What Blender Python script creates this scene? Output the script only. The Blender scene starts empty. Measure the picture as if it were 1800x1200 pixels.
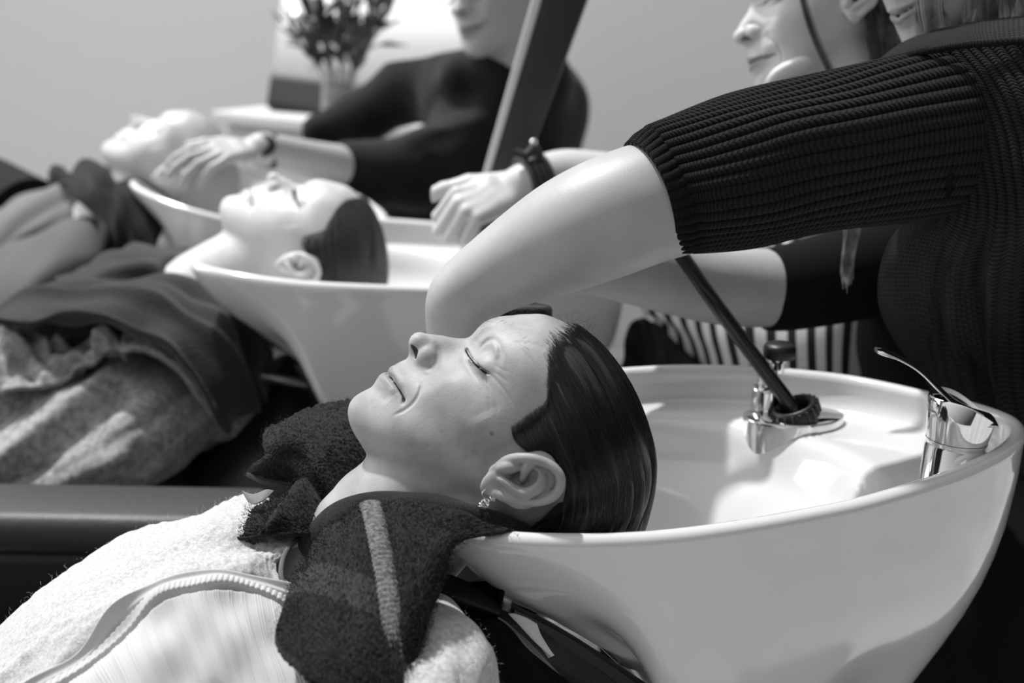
import bpy, math, random, os
import numpy as np
import openvdb as vdb
from mathutils import Vector, Matrix
PI = math.pi
FPX = 2500.0
CAM_H = 1.34
PITCH = math.radians(15)
cp, sp = math.cos(PITCH), math.sin(PITCH)
CAM_R = np.array([[1, 0, 0], [0, sp, -cp], [0, cp, sp]], float)   # camera axes -> world
CAM_T = np.array([0, 0, CAM_H])
scene = bpy.context.scene
COL = scene.collection
rng = np.random.default_rng(7)
random.seed(7)
HQ = 1.0

def c2w(p):
    return np.asarray(p, float) @ CAM_R.T + CAM_T

def w2c(p):
    return (np.asarray(p, float) - CAM_T) @ CAM_R

def P(u, v, d):
    """point of the place seen at (u, v) of the 1800x1200 frame, d metres deep"""
    return np.array([(u - 900) / FPX * d, (600 - v) / FPX * d, -d])

def PW(u, v, d):
    return c2w(P(u, v, d))

# ------------------------------------------------------------------ materials
def mat(name, col=0.5, rough=0.5, metal=0.0, bump=None, sheen=0.0, spec=0.5, coat=0.0, vary=None, sss=0.0, trans=0.0, coords='Object', ior=1.45):
    m = bpy.data.materials.new(name)
    m.use_nodes = True
    nt = m.node_tree
    b = nt.nodes['Principled BSDF']
    c = (col, col, col, 1)
    b.inputs['Base Color'].default_value = c
    b.inputs['Roughness'].default_value = rough
    b.inputs['Metallic'].default_value = metal
    b.inputs['Specular IOR Level'].default_value = spec
    b.inputs['IOR'].default_value = ior
    b.inputs['Coat Weight'].default_value = coat
    b.inputs['Coat Roughness'].default_value = 0.05
    b.inputs['Transmission Weight'].default_value = trans
    if sheen:
        b.inputs['Sheen Weight'].default_value = sheen
        b.inputs['Sheen Roughness'].default_value = 0.5
    if sss:
        b.inputs['Subsurface Weight'].default_value = sss
        b.inputs['Subsurface Radius'].default_value = (0.006, 0.006, 0.006)
        b.inputs['Subsurface Scale'].default_value = 1.0
    tc = nt.nodes.new('ShaderNodeTexCoord')
    if vary:     # (scale, low, high, detail)
        n = nt.nodes.new('ShaderNodeTexNoise')
        n.inputs['Scale'].default_value = vary[0]
        n.inputs['Detail'].default_value = vary[3] if len(vary) > 3 else 4
        r = nt.nodes.new('ShaderNodeMapRange')
        r.inputs['From Min'].default_value = 0.35
        r.inputs['From Max'].default_value = 0.65
        r.inputs['To Min'].default_value = vary[1]
        r.inputs['To Max'].default_value = vary[2]
        nt.links.new(tc.outputs[coords], n.inputs['Vector'])
        nt.links.new(n.outputs['Fac'], r.inputs['Value'])
        nt.links.new(r.outputs['Result'], b.inputs['Base Color'])
    if bump:     # list of (scale, distance, detail)
        prev = None
        for sc, dist, det in bump:
            n = nt.nodes.new('ShaderNodeTexNoise')
            n.inputs['Scale'].default_value = sc
            n.inputs['Detail'].default_value = det
            n.inputs['Roughness'].default_value = 0.6
            nt.links.new(tc.outputs[coords], n.inputs['Vector'])
            bp = nt.nodes.new('ShaderNodeBump')
            bp.inputs['Distance'].default_value = dist
            nt.links.new(n.outputs['Fac'], bp.inputs['Height'])
            if prev:
                nt.links.new(prev.outputs['Normal'], bp.inputs['Normal'])
            prev = bp
        nt.links.new(prev.outputs['Normal'], b.inputs['Normal'])
    m['bsdf'] = 1
    return m

def tinted(m, target):
    """mix the base colour towards `target` where the 'tint' attribute says so (moles, brows, lips)"""
    nt = m.node_tree
    b = nt.nodes['Principled BSDF']
    a = nt.nodes.new('ShaderNodeAttribute'); a.attribute_name = 'tint'
    mx = nt.nodes.new('ShaderNodeMix'); mx.data_type = 'RGBA'
    if b.inputs['Base Color'].links:
        nt.links.new(b.inputs['Base Color'].links[0].from_socket, mx.inputs[6])
    else:
        mx.inputs[6].default_value = b.inputs['Base Color'].default_value
    mx.inputs[7].default_value = (target, target, target, 1)
    nt.links.new(a.outputs['Fac'], mx.inputs[0])
    nt.links.new(mx.outputs[2], b.inputs['Base Color'])
    return m

# ------------------------------------------------------------------ object helpers
def thing(name, label, cat, loc, group=None):
    o = bpy.data.objects.new(name, None)
    o.empty_display_size = 0.05
    COL.objects.link(o)
    o.location = Vector([float(x) for x in loc])
    o['label'] = label; o['category'] = cat
    if group: o['group'] = group
    return o

def tag(o, label, cat, group=None):
    o['label'] = label; o['category'] = cat
    if group: o['group'] = group
    return o

def root_of(o):
    l = np.zeros(3)
    while o is not None:
        l = l + np.array(o.location); o = o.parent
    return l

def mesh_obj(name, V, Fc, m, parent=None, uv=None, smooth=True, attr=None, loc=None, label=None, mats=None, fmat=None):
    """V are world coordinates; Fc an (n,3|4) array or list of faces"""
    V = np.asarray(V, float)
    base = root_of(parent) if parent is not None else (np.zeros(3) if loc is None else np.asarray(loc, float))
    me = bpy.data.meshes.new(name)
    # outward faces: flip the winding when the enclosed volume comes out negative
    q = Fc if isinstance(Fc, np.ndarray) else None
    Vc_ = V - V.mean(0)
    if q is not None:
        vol = (Vc_[q[:, 0]] * np.cross(Vc_[q[:, 1]], Vc_[q[:, 2]])).sum()
        if q.shape[1] == 4: vol += (Vc_[q[:, 0]] * np.cross(Vc_[q[:, 2]], Vc_[q[:, 3]])).sum()
        if vol < 0: Fc = np.ascontiguousarray(q[:, ::-1])
    else:
        tri = np.array([(f[0], f[i], f[i + 1]) for f in Fc for i in range(1, len(f) - 1)])
        if (Vc_[tri[:, 0]] * np.cross(Vc_[tri[:, 1]], Vc_[tri[:, 2]])).sum() < 0: Fc = [list(f)[::-1] for f in Fc]
    if isinstance(Fc, np.ndarray):
        n, k = Fc.shape
        me.vertices.add(len(V)); me.vertices.foreach_set('co', (V - base).astype(np.float32).ravel())
        me.loops.add(n * k); me.loops.foreach_set('vertex_index', Fc.astype(np.int32).ravel())
        me.polygons.add(n); me.polygons.foreach_set('loop_start', np.arange(0, n * k, k, dtype=np.int32))
        me.update(calc_edges=True)
    else:
        me.from_pydata((V - base).tolist(), [], [list(map(int, f)) for f in Fc])
        me.update()
    if uv is not None:
        ul = me.uv_layers.new(name='UVMap')
        li = np.zeros(len(me.loops), np.int32); me.loops.foreach_get('vertex_index', li)
        ul.data.foreach_set('uv', np.asarray(uv, np.float32)[li].ravel())
    if attr:
        for k_, a_ in attr.items():
            at = me.attributes.new(k_, 'FLOAT', 'POINT'); at.data.foreach_set('value', np.asarray(a_, np.float32))
    me.polygons.foreach_set('use_smooth', np.full(len(me.polygons), smooth))
    if smooth and not isinstance(Fc, np.ndarray) and len(Fc) < 9000: me.set_sharp_from_angle(angle=math.radians(52))
    if m is not None: me.materials.append(m)
    o = bpy.data.objects.new(name, me)
    COL.objects.link(o)
    if parent is not None: o.parent = parent
    elif loc is not None: o.location = Vector([float(x) for x in base])
    if label: o['label'] = label
    return o

def join_parts(parts):
    """[(V,F)...] -> one (V, list F)"""
    Vs, Fs, n = [], [], 0
    for V, F_ in parts:
        Vs.append(np.asarray(V, float)); Fs += [[int(i) + n for i in f] for f in F_]; n += len(V)
    return np.concatenate(Vs), Fs

# ------------------------------------------------------------------ splines
def crom(pts, n, closed=False):
    """Catmull-Rom through pts (k,dim) -> (n,dim), parameter uniform over the points"""
    pts = np.asarray(pts, float); k = len(pts)
    if closed:
        t = np.linspace(0, k, n, endpoint=False)
        i = np.floor(t).astype(int); f = (t - i)[:, None]
        g = lambda j: pts[(i + j) % k]
    else:
        ext = np.concatenate([[2 * pts[0] - pts[1]], pts, [2 * pts[-1] - pts[-2]]])
        t = np.linspace(0, k - 1, n); i = np.minimum(np.floor(t).astype(int), k - 2); f = (t - i)[:, None]
        g = lambda j: ext[i + j + 1]
    p0, p1, p2, p3 = g(-1), g(0), g(1), g(2)
    return 0.5 * (2 * p1 + (p2 - p0) * f + (2 * p0 - 5 * p1 + 4 * p2 - p3) * f ** 2 + (3 * p1 - p0 - 3 * p2 + p3) * f ** 3)

def crom2(G, n, m, cu=False, cv=False):
    G = np.asarray(G, float)
    A = np.stack([crom(G[:, j], n, cu) for j in range(G.shape[1])], 1)
    return np.stack([crom(A[i], m, cv) for i in range(n)], 0)

def grid_normals(S, cu=False, cv=False):
    du = np.gradient(S, axis=0); dv = np.gradient(S, axis=1)
    if cu:
        du = (np.roll(S, -1, 0) - np.roll(S, 1, 0)) / 2
    if cv:
        dv = (np.roll(S, -1, 1) - np.roll(S, 1, 1)) / 2
    N = np.cross(du, dv); N /= np.linalg.norm(N, axis=2, keepdims=True) + 1e-12
    return N

def smooth_noise(shape, cells, seed=0):
    r = np.random.default_rng(seed)
    G = r.standard_normal((cells[0] + 1, cells[1] + 1, 1))
    return crom2(G, shape[0], shape[1])[:, :, 0]

def sheet(name, ctrl, n, m_, mt, parent=None, thick=0.004, disp=None, space='px', uvs=(1, 1), attr_fn=None, facing=True, loc=None, label=None, cu=False, post=None):
    """a cloth: control grid -> smooth surface -> displaced along its normal -> real thickness.
       space 'px': ctrl holds (u, v, depth); 'cam': camera-frame metres; 'w': world"""
    C_ = np.asarray(ctrl, float)
    if space == 'px':
        C_ = np.stack([(C_[..., 0] - 900) / FPX * C_[..., 2], (600 - C_[..., 1]) / FPX * C_[..., 2], -C_[..., 2]], -1)
    S = crom2(C_, n, m_, cu)
    if space != 'w': S = c2w(S)
    N = grid_normals(S, cu)
    s, t = np.meshgrid(np.linspace(0, 1, n, endpoint=not cu), np.linspace(0, 1, m_), indexing='ij')
    toc = CAM_T - S
    if facing and (N * toc).sum() < 0: N = -N; flip = True
    else: flip = False
    if disp is not None: S = S + N * disp(s, t)[..., None]
    if post is not None: S = post(S, s, t)
    Vt = S.reshape(-1, 3); Vb = (S - N * thick).reshape(-1, 3)
    idx = np.arange(n * m_).reshape(n, m_)
    if cu: idx = np.concatenate([idx, idx[:1]], 0)
    a, b, c, d = idx[:-1, :-1], idx[1:, :-1], idx[1:, 1:], idx[:-1, 1:]
    top = np.stack([a, b, c, d], -1).reshape(-1, 4)
    bot = top[:, ::-1] + n * m_
    rims = []
    edges = [idx[:, 0], idx[:, -1]] + ([] if cu else [idx[0, :], idx[-1, :]])
    signs = [1, -1] + ([] if cu else [-1, 1])
    for e, sg in zip(edges, signs):
        q = np.stack([e[:-1], e[:-1] + n * m_, e[1:] + n * m_, e[1:]], -1)
        if sg < 0: q = q[:, ::-1]
        rims.append(q)
    F_ = np.concatenate([top, bot] + rims)
    if flip: F_ = F_[:, ::-1]
    uv = np.stack([s * uvs[0], t * uvs[1]], -1).reshape(-1, 2)
    at = None
    if attr_fn: at = {k: np.concatenate([v.ravel(), v.ravel()]) for k, v in attr_fn(s, t).items()}
    return mesh_obj(name, np.concatenate([Vt, Vb]), np.ascontiguousarray(F_), mt, parent, np.concatenate([uv, uv]), attr=at, loc=loc, label=label)

def tube_arrays(path, rad, n=None, k=16, flat=1.0, cap=True, up=None, disp=None, closed=False):
    """path (k,3), rad scalar/list; returns V, F, uv"""
    path = np.asarray(path, float)
    rad = np.full(len(path), rad, float) if np.isscalar(rad) else np.asarray(rad, float)
    if n: 
        Q = crom(np.concatenate([path, rad[:, None]], 1), n, closed); path, rad = Q[:, :3], Q[:, 3]
    n = len(path)
    T = np.gradient(path, axis=0) if not closed else (np.roll(path, -1, 0) - np.roll(path, 1, 0))
    T /= np.linalg.norm(T, axis=1, keepdims=True) + 1e-12
    ref = np.array(up if up is not None else ([0, 0, 1] if abs(T[0][2]) < 0.9 else [1, 0, 0]), float)
    A = np.zeros((n, 3)); a = ref - T[0] * (ref @ T[0]); a /= np.linalg.norm(a)
    for i in range(n):
        if up is not None: a = ref
        a = a - T[i] * (a @ T[i]); a = a / (np.linalg.norm(a) + 1e-12); A[i] = a
    B = np.cross(T, A)
    th = np.linspace(0, 2 * PI, k, endpoint=False)
    R = rad[:, None] * np.ones(k)
    if disp is not None: R = R + disp(np.linspace(0, 1, n)[:, None], th[None, :])
    V = path[:, None] + A[:, None] * (np.cos(th)[None, :, None] * R[..., None] * flat) + B[:, None] * (np.sin(th)[None, :, None] * R[..., None])
    idx = np.arange(n * k).reshape(n, k); nx = np.roll(idx, -1, 1)
    if closed:
        i2 = np.roll(idx, -1, 0); n2 = np.roll(nx, -1, 0)
        F_ = np.stack([idx, i2, n2, nx], -1).reshape(-1, 4)[:, ::-1].tolist()
    else:
        F_ = np.stack([idx[:-1], idx[1:], nx[1:], nx[:-1]], -1).reshape(-1, 4)[:, ::-1].tolist()
    V = V.reshape(-1, 3)
    uv = np.stack(np.meshgrid(np.linspace(0, 1, n), np.linspace(0, 1, k), indexing='ij'), -1).reshape(-1, 2)
    if cap and not closed:
        F_.append(list(range(k))); F_.append(list(range(n * k - 1, n * k - k - 1, -1)))
    return V, F_, uv

def tube(name, path, rad, m, parent=None, space='cam', loc=None, label=None, **kw):
    path = np.asarray(path, float)
    if space == 'px': path = np.array([P(*q) for q in path])
    if space != 'w': path = c2w(path)
    V, F_, uv = tube_arrays(path, rad, **kw)
    return mesh_obj(name, V, F_, m, parent, uv, loc=loc, label=label)

def lathe_arrays(prof, axis_o, axis_d, k=48, scale2=1.0, up=None):
    """prof [(r,h)...] revolved about axis; world coords"""
    d = np.asarray(axis_d, float); d /= np.linalg.norm(d)
    ref = np.asarray(up if up is not None else ([0, 0, 1] if abs(d[2]) < 0.9 else [1, 0, 0]), float)
    a = ref - d * (ref @ d); a /= np.linalg.norm(a); b = np.cross(d, a)
    th = np.linspace(0, 2 * PI, k, endpoint=False)
    V = []
    for r, h in prof:
        V.append(np.asarray(axis_o) + d * h + (np.cos(th)[:, None] * a + np.sin(th)[:, None] * b * scale2) * max(r, 1e-5))
    V = np.concatenate(V); F_ = []
    for i in range(len(prof) - 1):
        for j in range(k):
            j2 = (j + 1) % k
            F_.append([i * k + j, i * k + j2, (i + 1) * k + j2, (i + 1) * k + j])
    F_.append(list(range(k))[::-1]); F_.append([(len(prof) - 1) * k + j for j in range(k)])
    return V, F_

def rbox_arrays(center, axes, half, bev=0.004, seg=3):
    """rounded box in world coordinates via bmesh"""
    import bmesh
    bm = bmesh.new(); bmesh.ops.create_cube(bm, size=2)
    for v in bm.verts: v.co = Vector([v.co[i] * half[i] for i in range(3)])
    if bev: bmesh.ops.bevel(bm, geom=bm.edges[:], offset=bev, segments=seg, profile=0.5, affect='EDGES')
    V = np.array([v.co[:] for v in bm.verts]); F_ = [[v.index for v in f.verts] for f in bm.faces]
    bm.verts.index_update(); F_ = [[v.index for v in f.verts] for f in bm.faces]
    bm.free()
    A = np.asarray(axes, float)
    return np.asarray(center) + V @ A, F_

# ------------------------------------------------------------------ signed-distance sculpting
class Clay:
    def __init__(s, lo, hi, res):
        s.lo = np.asarray(lo, float); s.res = res
        s.n = np.ceil((np.asarray(hi, float) - s.lo) / res).astype(int) + 1
        s.ax = [(s.lo[i] + np.arange(s.n[i]) * res).astype(np.float32) for i in range(3)]
        s.a = np.full(s.n, 60.0, np.float32)
    def box(s, lo, hi):
        i0 = np.clip(np.floor((np.asarray(lo) - s.lo) / s.res).astype(int), 0, s.n)
        i1 = np.clip(np.ceil((np.asarray(hi) - s.lo) / s.res).astype(int) + 1, 0, s.n)
        if (i1 <= i0).any(): return None
        sl = tuple(slice(a, b) for a, b in zip(i0, i1))
        X = s.ax[0][sl[0]][:, None, None]; Y = s.ax[1][sl[1]][None, :, None]; Z = s.ax[2][sl[2]][None, None, :]
        return sl, X, Y, Z
    def op(s, lo, hi, fn, k, mode='add'):
        pad = 2 * k + 3 * s.res
        b = s.box(np.asarray(lo) - pad, np.asarray(hi) + pad)
        if b is None: return
        sl, X, Y, Z = b
        d = fn(X, Y, Z).astype(np.float32)
        A = s.a[sl]
        if mode == 'add':
            h = np.clip(0.5 + 0.5 * (A - d) / k, 0, 1); s.a[sl] = A + (d - A) * h - k * h * (1 - h)
        else:
            d = -d
            h = np.clip(0.5 - 0.5 * (A - d) / k, 0, 1); s.a[sl] = A + (d - A) * h + k * h * (1 - h)
    def ell(s, c, r, k=4, mode='add', R=None):
        c = np.asarray(c, float); r = np.asarray(r, float) if not np.isscalar(r) else np.full(3, float(r))
        m_ = r.max()
        def fn(X, Y, Z):
            x, y, z = X - c[0], Y - c[1], Z - c[2]
            if R is not None:
                x, y, z = R[0][0] * x + R[0][1] * y + R[0][2] * z, R[1][0] * x + R[1][1] * y + R[1][2] * z, R[2][0] * x + R[2][1] * y + R[2][2] * z
            k0 = np.sqrt((x / r[0]) ** 2 + (y / r[1]) ** 2 + (z / r[2]) ** 2)
            k1 = np.sqrt((x / r[0] ** 2) ** 2 + (y / r[1] ** 2) ** 2 + (z / r[2] ** 2) ** 2) + 1e-9
            return k0 * (k0 - 1) / k1
        s.op(c - m_, c + m_, fn, k, mode)
    def cone(s, a, b, ra, rb, k=4, mode='add', flat=None):
        a = np.asarray(a, float); b = np.asarray(b, float); ab = b - a; L2 = ab @ ab + 1e-9
        m_ = max(ra, rb)
        def fn(X, Y, Z):
            t = np.clip(((X - a[0]) * ab[0] + (Y - a[1]) * ab[1] + (Z - a[2]) * ab[2]) / L2, 0, 1)
            x, y, z = X - a[0] - t * ab[0], Y - a[1] - t * ab[1], Z - a[2] - t * ab[2]
            if flat is not None:
                fd, fs = flat; q = x * fd[0] + y * fd[1] + z * fd[2]
                ex = (1 / fs ** 2 - 1) * q * q
            else: ex = 0
            return np.sqrt(x * x + y * y + z * z + ex) - (ra + t * (rb - ra))
        s.op(np.minimum(a, b) - m_, np.maximum(a, b) + m_, fn, k, mode)
    def line(s, pts, rads, k=4, mode='add', n=None, flat=None):
        pts = np.asarray(pts, float); rads = np.full(len(pts), rads, float) if np.isscalar(rads) else np.asarray(rads, float)
        if n: Q = crom(np.concatenate([pts, rads[:, None]], 1), n); pts, rads = Q[:, :3], Q[:, 3]
        for i in range(len(pts) - 1): s.cone(pts[i], pts[i + 1], rads[i], rads[i + 1], k, mode, flat)
    def crease(s, pts, depth, w, n=None, taper=True):
        """soft groove (depth>0) or ridge (depth<0) of half-width w along a polyline"""
        pts = np.asarray(pts, float)
        if n: pts = crom(pts, n)
        lo, hi = pts.min(0) - 3 * w, pts.max(0) + 3 * w
        b = s.box(lo, hi)
        if b is None: return
        sl, X, Y, Z = b
        best = np.full(s.a[sl].shape, 1e9, np.float32); tt = np.zeros_like(best)
        L = len(pts) - 1
        for i in range(max(L, 1)):
            a = pts[i]; ab = (pts[min(i + 1, L)] - a); L2 = ab @ ab + 1e-9
            t = np.clip(((X - a[0]) * ab[0] + (Y - a[1]) * ab[1] + (Z - a[2]) * ab[2]) / L2, 0, 1)
            d = (X - a[0] - t * ab[0]) ** 2 + (Y - a[1] - t * ab[1]) ** 2 + (Z - a[2] - t * ab[2]) ** 2
            m_ = d < best; best = np.where(m_, d, best); tt = np.where(m_, (i + t) / max(L, 1), tt)
        g = np.exp(-best / (w * w))
        if taper and L > 0: g = g * np.clip(np.minimum(tt, 1 - tt) * 5 + 0.15, 0, 1)
        s.a[sl] += (depth * g).astype(np.float32)
    def blur(s, it=1):
        for _ in range(it):
            for ax in range(3):
                a = s.a; s.a = (np.roll(a, 1, ax) + 2 * a + np.roll(a, -1, ax)) / 4
    def mesh(s):
        w = 3 * s.res
        g = vdb.FloatGrid(w)
        g.copyFromArray(np.ascontiguousarray(np.clip(s.a, -w, w), dtype=np.float32))
        pts, quads = g.convertToQuads(isovalue=0.0)
        V = pts.astype(float) * s.res + s.lo
        return V, quads[:, ::-1].astype(np.int32)
    def mesh_poly(s): return s.mesh()

def rotm(axis, ang):
    axis = np.asarray(axis, float); axis = axis / np.linalg.norm(axis)
    K = np.array([[0, -axis[2], axis[1]], [axis[2], 0, -axis[0]], [-axis[1], axis[0], 0]])
    return np.eye(3) + math.sin(ang) * K + (1 - math.cos(ang)) * K @ K
# ------------------------------------------------------------------ the head: a height field over the median plane, then local modelling
# head frame in mm: x to the head's left, y to its front, z to its crown; origin between the ear canals
HEAD_R = np.array([[0.0329, -0.4989, 0.8660], [-0.1534, 0.8536, 0.4979], [0.9876, 0.1492, 0.0484]])
_q, _ = np.linalg.qr(HEAD_R); HEAD_R = _q * np.sign(np.diag(_q.T @ HEAD_R))
HEAD_T = np.array([-0.0013, -0.0848, -1.0842]); HEAD_S = 0.97e-3

def hpx(u, v, x):
    """head-frame point of the main client seen at pixel (u,v) at lateral position x"""
    d = np.array([(u - 900) / FPX, (600 - v) / FPX, -1.0])
    a = HEAD_R.T @ d; b = HEAD_R.T @ HEAD_T
    t = (x * HEAD_S + b[0]) / a[0]
    return (t * a - b) / HEAD_S

OUT = [(94.6,-91.8),(99.5,-85.8),(100.7,-79.9),(100.1,-73.6),(99,-68.1),(99.7,-64.8),(103,-61.6),(104.9,-59.0),(104.9,-54.5),(103,-52.3),
 (102.2,-51.4),(104.6,-49.8),(106,-47),(106.1,-42.8),(104.6,-37),(104.2,-31.6),(107,-28.3),(112.3,-25.9),(117.5,-23.3),(119.4,-20),(119,-16.3),
 (116.1,-10.3),(112.8,-4.6),(108.1,1.3),(103.4,6.2),(99.5,11.6),(97.2,15.9),(96.7,20.7),(97.8,26.4),(99.6,33.5),(99.6,38.8),(97.9,44.2),
 (92.3,54.8),(86.1,68),(73.8,83),(58.6,92.5),(43.7,97.5),(25.6,100.5),(-3.5,103),(-32.8,99),(-52.9,91),(-70,76),(-82,52),(-85,25),(-80,0),
 (-66,-25),(-42,-42),(-10,-62),(16,-84),(34,-95),(53,-96.5),(66,-96.8),(81,-97)]
INN = [
 # chin and jaw
 (97,-80,9),(92,-81,17),(80,-82,25),(66,-85,27),(55,-80,33),(68,-74,35),(46,-72,41),(30,-58,49),(14,-44,54),
 (97,-66,9),(92,-66,18),(84,-65,28),(72,-64,38),(52,-60,46),
 # lips, mouth surround
 (102,-57,9),(97,-57,16),(91,-54,22),(103,-47,9),(99,-46,16),(92,-46,22),(84,-47,27),(78,-47,35),(70,-48,43),(50,-46,52),(28,-42,56),
 (101,-40,11),(98,-38,17),(92,-38,26),(84,-38,34),(101,-33,8),
 # nose
 (113,-21,8),(106,-21,11),(100,-22,15),(112,-12,7.0),(106,-10,10),(100,-8,13),(95,-12,17),(104,1,7.5),(98,3,10.5),(92,4,14),(97,12,7),(92,13,11.5),(87,12,16),
 (94,21,8),(89,22,13),(91,-24,20),(88,-22,25),
 # cheeks
 (84,-20,34),(80,-8,38),(84,0,27),(78,4,38),(72,-8,48),(76,-28,41),(62,-8,56),(66,-26,50),(50,-8,61),(50,-28,56),(35,-8,64),(35,-26,59),(15,-15,65),(10,-30,61),(0,-8,67),
 # eyes
 (83,14,23),(82,24,24),(78,14,35),(72,17,43),(76,24,38),(64,18,51),(52,16,58),(38,14,63),
 # brow and forehead
 (97,38,12),(94,38,22),(89,37,33),(82,34,43),(72,32,51),(58,32,58),(40,34,63),(20,34,67),
 (90,54,20),(84,54,34),(74,54,46),(60,54,55),(40,54,62),(20,56,67),(80,70,26),(70,72,38),(55,74,46),(35,78,50),(10,80,54),
 # cranium
 (0,60,70),(0,40,72),(-20,45,72),(-20,72,58),(-45,40,66),(-45,70,50),(-68,40,42),(-72,10,36),(-50,10,60),(-25,10,69),(0,15,69),(20,12,67),(-40,-15,54),(-15,-30,58),
]
def tps_fit(pts, vals, lam):
    n = len(pts); d2 = ((pts[:, None] - pts[None]) ** 2).sum(-1)
    K = np.where(d2 > 0, d2 * np.log(d2 + 1e-12) * 0.5, 0) + lam * np.eye(n)
    Pm = np.concatenate([np.ones((n, 1)), pts], 1)
    A = np.block([[K, Pm], [Pm.T, np.zeros((3, 3))]])
    return np.linalg.solve(A, np.concatenate([vals, np.zeros(3)]))
def tps_eval(w, pts, q):
    out = np.zeros(len(q))
    for s_ in range(0, len(q), 20000):
        qq = q[s_:s_ + 20000]; d2 = ((qq[:, None] - pts[None]) ** 2).sum(-1)
        out[s_:s_ + 20000] = (np.where(d2 > 0, d2 * np.log(d2 + 1e-12) * 0.5, 0)) @ w[:-3] + w[-3] + qq @ w[-2:]
    return out
_o = np.array(OUT, float)
_t = np.roll(_o, -1, 0) - np.roll(_o, 1, 0); _n = np.stack([_t[:, 1], -_t[:, 0]], 1); _n /= np.linalg.norm(_n, axis=1, keepdims=True)
if ((_o + _n * 3 - _o.mean(0)) ** 2).sum() < ((_o - _o.mean(0)) ** 2).sum(): _n = -_n
_far = np.array([(140, -120), (140, 0), (150, 60), (120, 120), (0, 150), (-120, 110), (-130, 0), (-100, -80), (0, -130), (60, -130)], float)
_in = np.array(INN, float)
HP = np.concatenate([_o, _in[:, :2], _far])
HV = np.concatenate([np.zeros(len(_o)), _in[:, 2] ** 2, np.full(len(_far), -1800.0)])
HW = tps_fit(HP / 100, HV, 0.6e-3 * 20)

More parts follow.
